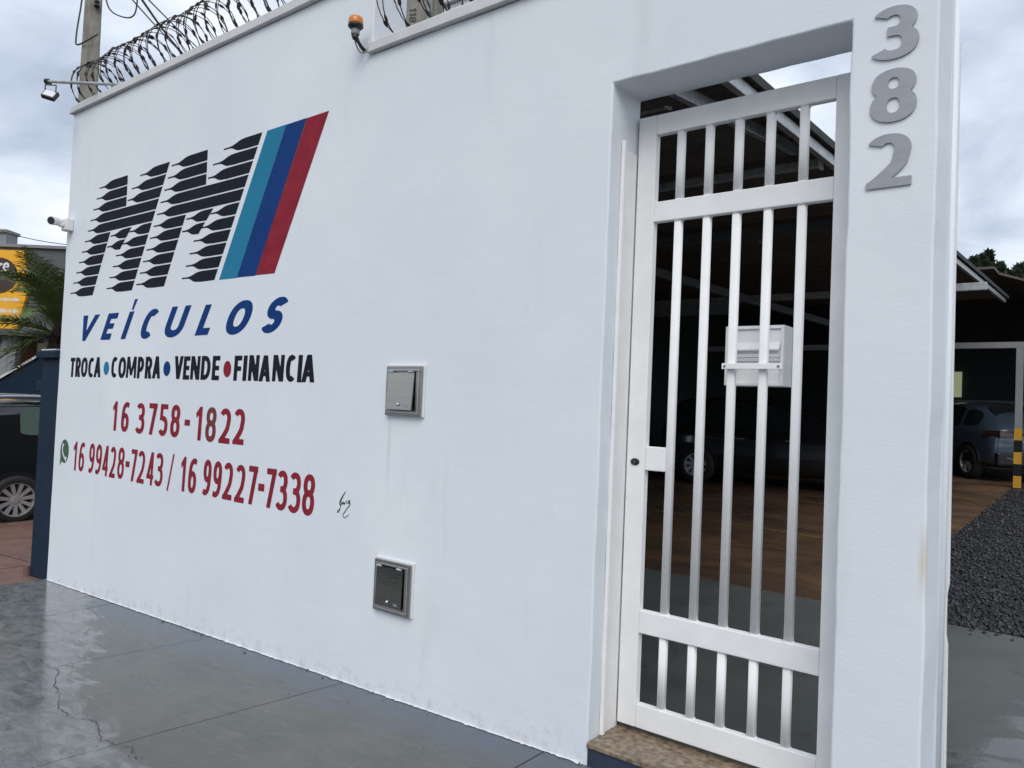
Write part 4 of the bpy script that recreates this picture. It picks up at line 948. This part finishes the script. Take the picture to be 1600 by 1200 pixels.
def car(name, label, loc, rz, paint, glass, st, r=.325, rimr=.225, wb=2.55, ro=.74, hwid=.87, spokes=10, cat_='car', quarter=None, tails=None, tail_mat=None, rimmat=None):
    """st: list of stations (x, z_sill, z_belt, z_roof, half width at belt, half width at roof)"""
    t = thing(name, label, cat_, loc, rz)
    bm = bmesh.new(); rings = []
    for (x, zs, zb_, zr, hw, hr) in st:
        half = [(hw*.90, zs), (hw*.985, zs+(zb_-zs)*.18), (hw, zs+(zb_-zs)*.55), (hw*.975, zs+(zb_-zs)*.86), (hw*.94, zb_), (hr+(hw*.94-hr)*.45, zb_+(zr-zb_)*.5), (hr, zb_+(zr-zb_)*.90), (hr*.72, zr-.004), (0, zr+.012)]
        ring = [(x, y, z) for y, z in half]+[(x, -y, z) for y, z in half[-2::-1]]
        rings.append([bm.verts.new(p) for p in ring])
    for A_, B_ in zip(rings, rings[1:]):
        m_ = len(A_)
        for k in range(m_-1): bm.faces.new((A_[k], A_[k+1], B_[k+1], B_[k]))
        bm.faces.new((A_[-1], A_[0], B_[0], B_[-1]))
    bm.faces.new(rings[0]); bm.faces.new(rings[-1][::-1])
    o = obj('body', bm, paint, t, smooth=True); sb = o.modifiers.new('sub', 'SUBSURF'); sb.levels = 2; sb.render_levels = 2
    def interp(x):
        for p, q in zip(st, st[1:]):
            if p[0] <= x <= q[0]:
                f = (x-p[0])/(q[0]-p[0]); return [p[i]+(q[i]-p[i])*f for i in range(6)]
        return list(st[0] if x < st[0][0] else st[-1])
    # side windows
    def window(xs0, xs1, z_lo, z_hi_off, side, gm, nme='side_window'):
        bm = bmesh.new(); n = 8; lo, hi = [], []
        for i in range(n+1):
            x = xs0+(xs1-xs0)*i/n; S = interp(x); zb_, zr, hw, hr = S[2], S[3], S[4], S[5]
            def yat(z):
                f = (z-zb_)/(zr-zb_); y0, y1, y2 = hw*.94, hr+(hw*.94-hr)*.45, hr
                return (y0+(y1-y0)*f/.5) if f < .5 else (y1+(y2-y1)*(f-.5)/.4)
            zl = zb_+z_lo; zh = zb_+(zr-zb_)*z_hi_off
            e_ = min(i, n-i)/n
            zh2 = zh-.05*max(0, (1-e_*6)); zl2 = zl+.03*max(0, (1-e_*6))
            lo.append(bm.verts.new((x, side*(yat(zl2)+.004), zl2))); mid_ = (zl2+zh2)/2; hi.append((bm.verts.new((x, side*(yat(mid_)+.004), mid_)), bm.verts.new((x, side*(yat(zh2)+.004), zh2))))
        for i in range(n):
            bm.faces.new((lo[i], lo[i+1], hi[i+1][0], hi[i][0])); bm.faces.new((hi[i][0], hi[i+1][0], hi[i+1][1], hi[i][1]))
        return obj(nme, bm, gm, t, smooth=True)
    return t, window, interp
def arches(t, xs, r, hw):
    for x in xs:
        for s_ in (-1, 1):
            bm = bmesh.new(); n = 24
            pts = [(x+(r+.055)*math.cos(math.pi*k/n), r+(r+.055)*math.sin(math.pi*k/n)) for k in range(n+1)]
            v0 = [bm.verts.new((px, s_*(hw*.80), pz)) for px, pz in pts]; v1 = [bm.verts.new((px, s_*(hw*1.005), pz)) for px, pz in pts]
            cc_ = [bm.verts.new((x+(px-x)*.86, s_*(hw*1.002), r+(pz-r)*.86)) for px, pz in pts]
            for k in range(n): bm.faces.new((v0[k], v0[k+1], v1[k+1], v1[k])); bm.faces.new((v1[k], v1[k+1], cc_[k+1], cc_[k]))
            bm.faces.new([bm.verts.new((px if abs(px-x) > 0 else px, s_*hw*.9985, pz)) for px, pz in pts])
            obj('wheel_arch', bm, M_dark, t)
# hatchback parked nose-in on the left forecourt
st = [(-.74, .34, .90, .98, .72, .52), (-.70, .24, .98, 1.32, .83, .60), (-.52, .22, 1.00, 1.60, .86, .66), (-.2, .20, 1.00, 1.665, .87, .68), (.4, .20, .99, 1.68, .875, .69), (1.2, .20, .97, 1.66, .875, .69), (1.75, .20, .96, 1.52, .87, .66), (2.25, .20, .95, 1.10, .86, .68), (2.7, .22, .90, .99, .84, .68), (3.15, .24, .78, .86, .80, .62), (3.38, .30, .62, .68, .66, .5)]
t, win, itp = car('parked_car', 'black hatchback with silver roof rail parked beyond the navy post', (-12.56, 1.29, -.425), math.pi/2, M_carb, M_glassg, st, spokes=10)
for s_ in (-1, 1):
    win(.04, .50, .20, .84, s_, M_glassg, 'quarter_window'); win(.60, 1.14, .06, .86, s_, M_glass); win(1.20, 1.80, .06, .84, s_, M_glass)
    for x_ in (0, 2.55): wheel(t, x_, s_*.80, .325, .235, s_, 11)
    bm = bmesh.new(); tube(bm, cat([(-.45, s_*.63, 1.625), (-.30, s_*.64, 1.70), (.3, s_*.66, 1.725), (1.0, s_*.66, 1.71), (1.25, s_*.66, 1.65)], 6), .020, 8); obj('roof_rail', bm, M_silver, t, smooth=True)
    bm = bmesh.new(); box(bm, -.735, -.50, s_*.73-.085, s_*.73+.085, .93, 1.20); obj('tail_lamp', bm, M_tail, t, bevel=.03)
arches(t, (0, 2.55), .325, .87)
bm = bmesh.new(); hexa(bm, [(-.735, -.50, 1.05), (-.735, .50, 1.05), (-.72, .5, 1.05), (-.72, -.5, 1.05), (-.60, -.46, 1.50), (-.60, .46, 1.50), (-.58, .46, 1.5), (-.58, -.46, 1.5)]); obj('rear_window', bm, M_glass, t)
bm = bmesh.new(); box(bm, -.80, -.72, -.78, .78, .28, .56); obj('rear_bumper', bm, M_dark, t, bevel=.03)
# dark hatchback inside the carport
st2 = [(-.70, .34, .86, .94, .70, .50), (-.64, .24, .93, 1.22, .82, .58), (-.42, .20, .95, 1.46, .85, .64), (0, .18, .95, 1.50, .86, .66), (.6, .18, .93, 1.51, .865, .67), (1.2, .18, .92, 1.47, .865, .66), (1.75, .18, .91, 1.30, .86, .64), (2.2, .20, .90, .99, .85, .68), (2.7, .22, .84, .91, .82, .66), (3.1, .26, .70, .78, .76, .6), (3.25, .30, .58, .62, .62, .48)]
hd = math.radians(9); cz = GI(9.9)
t, win, itp = car('parked_car', 'nearly black hatchback in deep shade inside the carport behind the gate', (-5.65-.80*math.sin(hd)*1, 9.60+.80*math.cos(hd), cz), hd, M_carb, M_glass, st2)
for s_ in (-1, 1):
    win(-.35, .05, .05, .80, s_, M_glass, 'quarter_window'); win(.12, .85, .03, .84, s_, M_glass); win(.90, 1.62, .03, .82, s_, M_glass)
    for x_ in (0, 2.5): wheel(t, x_, s_*.80, .31, .20, s_, 9)
    bm = bmesh.new(); tube(bm, [(.62, s_*.865, .80), (.80, s_*.875, .80)], .012, 6); obj('door_handle', bm, M_silver, t)
    bm = bmesh.new(); tube(bm, [(1.45, s_*.865, .80), (1.63, s_*.875, .80)], .012, 6); obj('door_handle', bm, M_silver, t)
arches(t, (0, 2.5), .31, .86)
# slate crossover at the right
st3 = [(-.78, .38, .86, .93, .74, .56), (-.70, .28, .95, 1.06, .84, .60), (-.45, .24, 1.00, 1.22, .87, .60), (-.05, .22, 1.01, 1.44, .88, .63), (.5, .22, 1.0, 1.53, .885, .66), (1.1, .22, .98, 1.54, .885, .67), (1.7, .22, .97, 1.40, .88, .65), (2.2, .24, .96, 1.07, .87, .69), (2.75, .26, .92, .99, .85, .68), (3.15, .3, .80, .86, .80, .62), (3.32, .36, .64, .68, .66, .5)]
hx = math.radians(128); rl = Vector((-2.23, 14.86)); fw2 = Vector((math.cos(hx), math.sin(hx))); lf2 = Vector((-fw2.y, fw2.x)); org = rl-lf2*.79
t, win, itp = car('parked_car', 'slate blue coupe crossover seen from behind beside the striped column', (org.x, org.y, GI(rl.y)), hx, M_cars, M_glass, st3)
for s_ in (-1, 1):
    win(-.20, .30, .05, .78, s_, M_glass, 'quarter_window'); win(.38, 1.0, .03, .84, s_, M_glass); win(1.06, 1.75, .03, .80, s_, M_glass)
    for x_ in (0, 2.55): wheel(t, x_, s_*.80, .335, .225, s_, 5)
    bm = bmesh.new(); hexa(bm, [(-.80, s_*.30, .86), (-.80, s_*.74, .84), (-.50, s_*.885, .86), (-.60, s_*.30, .86), (-.775, s_*.30, .95), (-.775, s_*.72, .97), (-.50, s_*.885, .96), (-.60, s_*.30, .95)]); obj('tail_lamp', bm, M_taild, t, bevel=.01)
    bm = bmesh.new(); tube(bm, [(-.83, s_*.42, .42), (-.83, s_*.62, .46), (-.80, s_*.66, .50), (-.83, s_*.45, .48), (-.83, s_*.42, .42)], .009, 6); obj('bumper_trim', bm, M_silver, t)
arches(t, (0, 2.55), .335, .885)
bm = bmesh.new(); hexa(bm, [(-.79, -.29, .885), (-.79, .29, .885), (-.70, .29, .885), (-.70, -.29, .885), (-.78, -.29, .935), (-.78, .29, .935), (-.70, .29, .935), (-.70, -.29, .935)]); obj('light_bar', bm, M_taild, t)
bm = bmesh.new(); hexa(bm, [(-.62, -.60, 1.05), (-.62, .60, 1.05), (-.55, .6, 1.03), (-.55, -.6, 1.03), (-.10, -.52, 1.44), (-.10, .52, 1.44), (-.08, .52, 1.42), (-.08, -.52, 1.42)]); obj('rear_window', bm, M_glass, t)
bm = bmesh.new(); box(bm, -.835, -.72, -.80, .80, .30, .56); obj('rear_bumper', bm, M_dark, t, bevel=.04)
bm = bmesh.new(); box(bm, -.815, -.74, -.30, .30, .62, .78); obj('plate_recess', bm, M_silver, t, bevel=.01)

# ================================================================ CARPORT
cp_ = thing('carport', 'long open steel carport with corrugated roof behind the gate', 'carport', (0, 0, 0))
XE = -1.50; ZR = lambda y: 3.205+.042*(y-1.4)
def zroof(x, y): return ZR(y)+.018*(XE-x)*0+.0*x
# corrugated sheet: ribs along x
Y0r, Y1r = .30, 12.9; bm = bmesh.new(); pr = None; nrib = int((Y1r-Y0r)/.0475)
for i in range(nrib+1):
    y = Y0r+(Y1r-Y0r)*i/nrib; ph = (i % 4); dz = (.0, .0, .030, .030)[ph]
    ring = [bm.verts.new((x, y, ZR(y)+dz+zz+.012*(XE-x))) for zz in (0, .004) for x in (XE, -7.5)]
    if pr: bm.faces.new((pr[0], ring[0], ring[1], pr[1])); bm.faces.new((pr[3], ring[3], ring[2], pr[2]))
    pr = ring
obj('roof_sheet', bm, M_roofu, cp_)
# edge flashing and galvanised channel under it
bm = bmesh.new(); hexa(bm, [(XE+.004, Y0r, ZR(Y0r)-.016), (XE+.018, Y0r, ZR(Y0r)-.016), (XE+.018, Y1r, ZR(Y1r)-.016), (XE+.004, Y1r, ZR(Y1r)-.016), (XE+.004, Y0r, ZR(Y0r)+.034), (XE+.018, Y0r, ZR(Y0r)+.034), (XE+.018, Y1r, ZR(Y1r)+.034), (XE+.004, Y1r, ZR(Y1r)+.034)]); obj('edge_flashing', bm, M_int, cp_)
def chan(p, q, h, w, name='channel', mt=None):
    p, q = Vector(p), Vector(q); d = (q-p).normalized(); sdv = d.cross(Vector((0, 0, 1))).normalized()*w/2; hz = Vector((0, 0, h))
    return obj(name, hexa(bmesh.new(), [p-sdv-hz, p+sdv-hz, q+sdv-hz, q-sdv-hz, p-sdv, p+sdv, q+sdv, q-sdv]), mt or M_galv, cp_, bevel=.004)
chan((XE-.035, Y0r+.05, ZR(Y0r)-.022), (XE-.035, Y1r-.1, ZR(Y1r)-.022), .070, .04)
chan((-1.70, .32, 3.025), (-1.70, 2.27, 3.262), .070, .04)
chan((-5.0, 1.18, 3.28), (-2.06, 1.12, 3.30), .10, .05, 'purlin', M_galv); obj('purlin_cap', boxbm(-2.055, -2.035, 1.085, 1.150, 3.195, 3.305), M_white, cp_)
chan((-7.3, 2.55, 3.24), (XE-.11, 2.50, 3.215), .055, .05, 'purlin', M_galv); obj('purlin_cap', boxbm(XE-.105, XE-.09, 2.465, 2.53, 3.145, 3.215), M_white, cp_)
chan((-7.4, 7.6, 3.13), (-1.20, 7.6, 3.13), .09, .06, 'purlin', M_galv)
for y in (4.6, 10.6): chan((-7.4, y, ZR(y)-.02), (XE-.10, y, ZR(y)-.02), .09, .06, 'purlin', M_greyd)
chan((-7.4, 13.62, 2.985), (-1.30, 13.62, 2.985), .11, .10, 'beam', M_greyw); chan((-7.4, 6.1, 2.80), (-3.6, 6.1, 2.80), .12, .08, 'beam', M_greyd)
chan((-4.6, 1.0, 3.15), (-3.4, 13.5, 3.05), .10, .06, 'beam', M_greyd)
# striped columns
def column(x, y, label):
    t = thing('striped_column', label, 'column', (x, y, GI(y)), 0, 'carport columns with hazard stripes')
    obj('column_shaft', boxbm(-.055, .055, -.055, .055, 1.0601, 2.985-.112-GI(y)), M_greyw, t, bevel=.004)
    for k in range(5): obj('stripe_band', boxbm(-.0575, .0575, -.0575, .0575, .0005+k*.212, .2119+k*.212), M_yelp if k % 2 == 0 else M_band, t)
column(-1.36, 13.62, 'carport column with yellow and black bands in front of the slate car')
# shed walls
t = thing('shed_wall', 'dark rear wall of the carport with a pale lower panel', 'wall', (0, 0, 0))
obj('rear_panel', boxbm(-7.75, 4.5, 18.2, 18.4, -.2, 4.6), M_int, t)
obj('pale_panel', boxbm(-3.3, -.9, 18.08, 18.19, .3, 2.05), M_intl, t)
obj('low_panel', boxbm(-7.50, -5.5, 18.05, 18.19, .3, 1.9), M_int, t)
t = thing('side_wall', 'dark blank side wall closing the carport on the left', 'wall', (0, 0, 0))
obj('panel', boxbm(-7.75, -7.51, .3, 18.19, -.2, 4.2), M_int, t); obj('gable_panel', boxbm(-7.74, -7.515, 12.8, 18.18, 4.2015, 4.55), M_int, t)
wq = Pt(1512, 607, 20.0)
t = thing('lit_window', 'small glowing yellow green window at the back of the carport', 'window', (wq.x, 18.0, wq.z))
obj('pane', boxbm(-.28, .17, .02, .06, -.30, .30), M_lit, t)
for a in ((-.32, .21, .301, .345), (-.32, .21, -.345, -.301), (-.325, -.2805, -.30, .30), (.1705, .215, -.30, .30)): obj('frame', boxbm(a[0], a[1], .0, .07, a[2], a[3]), M_greyd, t)
# roof beyond (second bay, further back)
t = thing('rear_shed_roof', 'dark lower shed roof beyond the carport edge', 'roof', (0, 0, 0))
a = Pt(1571, 456, 16.5); b_ = Pt(1583, 456, 16.5); c_ = Pt(1640, 505, 15.2)
bm = bmesh.new()
RZ = a.z-.02
hexa(bm, [(-7.5, 12.95, RZ-.10), (b_.x+.05, 12.95, RZ-.10), (b_.x+.05, 18.19, RZ-.06), (-7.5, 18.19, RZ-.06), (-7.5, 12.95, RZ-.06), (b_.x+.05, 12.95, RZ-.06), (b_.x+.05, 18.19, RZ), (-7.5, 18.19, RZ)])
box(bm, -7.5, XE-.75, 12.905, 12.945, RZ-.11, ZR(12.9)+.10)
hexa(bm, [(b_.x+.051, 13.6, RZ-.10), (4.5, 13.6, RZ-2.4), (4.5, 18.19, RZ-2.4), (b_.x+.051, 18.19, RZ-.06), (b_.x+.051, 13.6, RZ-.06), (4.5, 13.6, RZ-2.36), (4.5, 18.19, RZ-2.36), (b_.x+.051, 18.19, RZ-.02)]); obj('roof_body', bm, M_roofu, t)
bm = bmesh.new(); hexa(bm, [(a.x-.02, 14.93, a.z-.06), (b_.x+.05, 14.90, a.z-.06), (b_.x+.05, 14.985, a.z-.06), (a.x-.02, 14.985, a.z-.06), (a.x-.02, 14.93, a.z+.03), (b_.x+.05, 14.90, a.z+.03), (b_.x+.05, 14.985, a.z+.03), (a.x-.02, 14.985, a.z+.03)]); obj('white_flashing', bm, M_white, t)
# hanging bulb fitting
bq = Pt(1190, 355, 8.5)
t = thing('ceiling_lamp', 'unlit white lamp fitting under the carport roof', 'lamp', (bq.x, bq.y, bq.z))
bm = bmesh.new(); lathe(bm, [(.02, .45), (.05, .10), (.06, .05), (.09, .02), (.09, -.01), (.05, -.05), (.05, -.16), (.01, -.18)], (0, 0, 0), 'Z', 16); obj('fitting', bm, M_grey, t, smooth=True)

# ================================================================ TREES BEYOND
def conifer(px, ptop, pbase, depth, wpx, label, seedv, mt=M_tree, loose=.5):
    rd = np.random.default_rng(seedv); top, bot = Pt(px, ptop, depth), Pt(px, pbase, depth); H = (top.z-bot.z); W = wpx/1200.6*depth
    base_ = Vector((top.x, top.y, 0)); t = thing('conifer_tree', label, 'tree', base_, 0, 'conifers beyond the shed roof')
    n = 2600; h = rd.random(n)**.85; ang = rd.uniform(0, 6.283, n)
    lump = 1+.35*np.sin(h*23+seedv)+.25*np.sin(ang*3+h*9)
    rad = W/2*(.10+(1-h)**.62)*np.sqrt(rd.random(n))*lump; X_, Y_, Z_ = rad*np.cos(ang), rad*np.sin(ang), bot.z+h*H
    s = .012*depth*rd.uniform(.35, .9, n); V = []
    d1 = rd.normal(size=(n, 3)); d1[:, 2] = abs(d1[:, 2])+.6; d1 /= np.linalg.norm(d1, axis=1)[:, None]; d2 = np.cross(d1, rd.normal(size=(n, 3))); d2 /= np.linalg.norm(d2, axis=1)[:, None]
    cc_ = np.stack([X_, Y_, Z_], 1); q = np.stack([cc_-d1*s[:, None], cc_+d2*s[:, None]*.45, cc_+d1*s[:, None], cc_-d2*s[:, None]*.45], 1).reshape(-1, 3)
    raw('crown', q.tolist(), (np.arange(n)[:, None]*4+np.arange(4)[None]).tolist(), mt, t)
    bm = bmesh.new(); tube(bm, [(0, 0, -.6), (0, 0, bot.z+H*.95)], [.012*depth, .002*depth], 8); obj('trunk', bm, M_bark, t)
for i, (px, pt, w, lab) in enumerate(((1522, 408, 13, 'short dark conifer close to the white post, leftmost of the row'), (1534, 404, 15, 'dark conifer second from the white post'), (1544, 397, 13, 'tallest pointed dark conifer beyond the shed roof'), (1551, 430, 12, 'lowest dark conifer in the dip of the row'), (1562, 417, 19, 'broad dark conifer right of the dip'),
        (1577, 430, 15, 'dark conifer in the middle right of the row'), (1587, 428, 13, 'slender dark conifer second from the picture edge'), (1593, 420, 12, 'pointed dark conifer near the picture edge'), (1602, 418, 14, 'dark conifer at the right picture edge'))):
    conifer(px, pt, 490, 32+i*.7, w*1.35, lab, 20+i)
# yellow-green broadleaf
rd = np.random.default_rng(5); c0 = Pt(1606, 462, 24); t = thing('broadleaf_tree', 'yellow green leafy tree at the right edge above the shed roof', 'tree', (c0.x, c0.y, 0))
n = 2600; d = rd.normal(size=(n, 3)); d /= np.linalg.norm(d, axis=1)[:, None]; rad = rd.random(n)**.4*(.42+.18*np.sin(d[:, 0]*7)+.12*np.sin(d[:, 2]*11)); cc_ = d*rad[:, None]*np.array([1.1, 1.1, .8])+np.array([0, 0, c0.z])
s = rd.uniform(.025, .06, n); d1 = rd.normal(size=(n, 3)); d1 /= np.linalg.norm(d1, axis=1)[:, None]; d2 = np.cross(d1, rd.normal(size=(n, 3))); d2 /= np.linalg.norm(d2, axis=1)[:, None]
q = np.stack([cc_-d1*s[:, None], cc_+d2*s[:, None]*.6, cc_+d1*s[:, None], cc_-d2*s[:, None]*.6], 1).reshape(-1, 3)
raw('crown', q.tolist(), (np.arange(n)[:, None]*4+np.arange(4)[None]).tolist(), M_leafy, t)
bm = bmesh.new(); tube(bm, [(0, 0, -.6), (.05, 0, c0.z-.3), (0, .03, c0.z+.2)], [.14, .08, .03], 8); obj('trunk', bm, M_bark, t)

# ================================================================ SHOP BUILDING (left, far)
DS = 26.0
bA, bB = Pt(-120, 405, DS), Pt(130, 380, DS)
bd = Vector((bB.x-bA.x, bB.y-bA.y, 0)); Lb = bd.length; ang_b = math.atan2(bd.y, bd.x)
shop = thing('shop_building', 'grey flat roofed shop with a large yellow sign behind the palm', 'building', (bA.x, bA.y, 0), ang_b)
inv = Matrix.Rotation(-ang_b, 3, 'Z')
def SL(px, py, dep=DS):
    """point in the shop's own frame that lies on its front plane at this height"""
    dr = (Pt(px, py, 10.0)-CAM); o_ = inv @ (CAM-Vector((bA.x, bA.y, 0))); dd = inv @ dr; tt = -o_.y/dd.y; p = o_+dd*tt; return p.x, p.z
x0_, zt_ = SL(-60, 399); x1_, zt2_ = SL(150, 378); ztop = (SL(20, 392)[1]+SL(90, 384)[1])/2
zcan = SL(30, 517)[1]
bm = bmesh.new(); box(bm, -6, Lb+5, .0, 9, zcan, ztop); obj('upper_wall', bm, M_greyd, shop)
obj('roof_edge', boxbm(-6.1, Lb+5.1, -.10, 9.1, ztop+.001, ztop+.10), M_greyw, shop)
obj('ground_wall', boxbm(SL(50, 540)[0], Lb+5, .6, 8.8, -1.2, zcan-.001), M_greyw, shop)
obj('back_wall', boxbm(-6, SL(50, 540)[0]-.01, 1.6, 8.8, -1.2, zcan-.001), M_int, shop)
obj('canopy_edge', boxbm(-6, SL(62, 520)[0], -.35, -.02, zcan-.18, zcan+.02), M_greyd, shop)
for px in (6, 17): xx = SL(px, 560)[0]; obj('door_post', boxbm(xx-.14, xx+.14, .0, .28, -1.2, zcan-.181), M_greyw, shop)
xx = SL(31, 540)[0]; obj('window', boxbm(xx, xx+.40, 1.45, 1.59, 1.3, zcan-.4), M_beige, shop); xx = SL(44, 540)[0]; obj('window', boxbm(xx, xx+.36, .50, .59, 1.3, zcan-.35), M_beige, shop)
xx = SL(3, 550)[0]; obj('poster', boxbm(xx-.3, xx+.16, 1.45, 1.59, 1.1, zcan-.5), M_red, shop)
sx0, sx1 = SL(-50, 450)[0], SL(38, 400)[0]; sxb = SL(30, 515)[0]; sxm = SL(48, 450)[0]
bm = bmesh.new(); prism_xz(bm, [(sx0, zcan+.05), (sxb, zcan+.05), (sxm, (zcan+ztop)/2), (sx1+.06, ztop-.12), (sx0, ztop-.12)], -.14, -.005); sg = obj('sign_board', bm, M_yel, shop)
ec = SL(2, 432); bm = bmesh.new(); prism_xz(bm, [(ec[0]+.62*math.cos(a_)*1.05, ec[1]+.02+.60*math.sin(a_)) for a_ in [k*math.pi/14 for k in range(28)]], -.165, -.1405); obj('sign_disc', bm, M_brownsign, sg)
bm = bmesh.new()
def sgn(pts, w0):
    n0 = len(bm.verts); stroke2d(bm, pts, w0, 0)
ex_, ez_ = SL(4, 418); k_ = .27
for ox, gl in ((0, [[(.65, 1.25), (.35, 1.3), (.2, 1.0), (.15, .3), (0, -.4)], [(-.1, .75), (.55, .8)]]), (.75, [[(0, .45), (.5, .5), (.45, .85), (.15, .85), (0, .4), (.2, .05), (.55, .15)]]), (1.5, [[(0, 0), (.08, .85)], [(.06, .5), (.3, .85), (.52, .78)]]), (2.2, [[(0, .45), (.5, .5), (.45, .85), (.15, .85), (0, .4), (.2, .05), (.55, .15)]])):
    for st_ in gl: sgn([(ex_-.45+(ox+a_)*k_*1.02, ez_-.16+b2*k_+(ox)*.015) for a_, b2 in st_], .034)
for vtx in bm.verts: vtx.co.y = -.170
obj('sign_lettering', bm, M_white, sg)
bm = bmesh.new()
for k in range(2):
    for j in range(13):
        xq, zq = SL(-4+j*2.9, 469+k*18+j*.1); hh = .10*random.uniform(.5, 1); box(bm, xq, xq+random.uniform(.03, .06), -.148, -.1405, zq-hh*.5, zq+hh)
obj('sign_small_print', bm, M_white, sg)['kind'] = 'stuff'
bm = bmesh.new(); box(bm, SL(-34, 370)[0], SL(5, 370)[0], .15, .75, ztop+.101, SL(2, 362)[1]); obj('chimney', bm, M_greyw, shop)
obj('chimney_cap', boxbm(SL(-36, 370)[0], SL(7, 370)[0], .08, .82, SL(2, 362)[1]+.001, SL(2, 357)[1]), M_conc, shop)

# ================================================================ PALM
pc = Pt(93, 515, 12.5)
palm = thing('palm_tree', 'feathery green palm with a dark shaggy trunk left of the wall', 'palm', (pc.x, pc.y, 0))
bm = bmesh.new(); tube(bm, [(0, 0, -.8), (.03, 0, pc.z-.9), (0, 0, pc.z-.35), (0, 0, pc.z+.05)], [.13, .12, .17, .10], 12); obj('trunk', bm, M_bark, palm, smooth=True)
bm = bmesh.new(); rd = random.Random(4)
for k in range(150):
    a_ = rd.uniform(0, 6.28); z_ = pc.z-.9+rd.random()*.85; r_ = .13; c_ = Vector((r_*math.cos(a_), r_*math.sin(a_), z_)); o1 = Vector((math.cos(a_)*.10, math.sin(a_)*.10, rd.uniform(-.10, .05))); sd_ = Vector((-math.sin(a_), math.cos(a_), 0))*.03
    bm.faces.new([bm.verts.new(c_-sd_), bm.verts.new(c_+sd_), bm.verts.new(c_+o1)])
obj('leaf_stubs', bm, M_bark, palm)['kind'] = 'stuff'
def frond(az, el, L, droop, seedv):
    rd = random.Random(seedv); pts = []; n = 26; p = Vector((0, 0, pc.z-.1)); e_ = el
    for i in range(n+1):
        pts.append(p.copy()); e_ -= droop/n*(1+i/n); p = p+Vector((math.cos(az)*math.cos(e_), math.sin(az)*math.cos(e_), math.sin(e_)))*L/n
    V, F = [], []
    for i in range(3, n):
        d = (pts[i+1]-pts[i]).normalized(); sdv = d.cross(Vector((0, 0, 1)));
        if sdv.length < .05: continue
        sdv.normalize(); upv = sdv.cross(d)
        for rep in range(2):
            base_p = pts[i]+(pts[i+1]-pts[i])*(rep*.5+rd.uniform(0, .3))
            for s_ in (-1, 1):
                ll = L*.30*math.sin(math.pi*(i/n)**.75*.93+.12)*rd.uniform(.8, 1.15); dirv = (d*.75+sdv*s_*.8+upv*rd.uniform(.0, .45)).normalized(); tip = base_p+dirv*ll+Vector((0, 0, -.25*ll))
                midp = base_p+dirv*ll*.5; w_ = d*.010; k0 = len(V); V += [base_p-w_, base_p+w_, midp+w_*1.1, midp-w_*1.1, tip]
                F += [(k0, k0+1, k0+2, k0+3), (k0+3, k0+2, k0+4)]
    o = raw('frond', V, F, M_palm, palm)
    bm = bmesh.new(); tube(bm, pts, [.016*(1-i/(n+4)) for i in range(n+1)], 5); obj('frond_stem', bm, M_palm, o)
rd = random.Random(9)
for k in range(46):
    az = k*2.39996+rd.uniform(-.2, .2); el = math.radians(rd.choice((82, 75, 68, 60, 50, 38, 24, 8, -8))+rd.uniform(-6, 6)); frond(az, el, rd.uniform(1.35, 1.85), rd.uniform(.5, 1.15), 100+k)

# a row of low facades across the street side so reflections and side views find something
print('objects', len(bpy.data.objects))
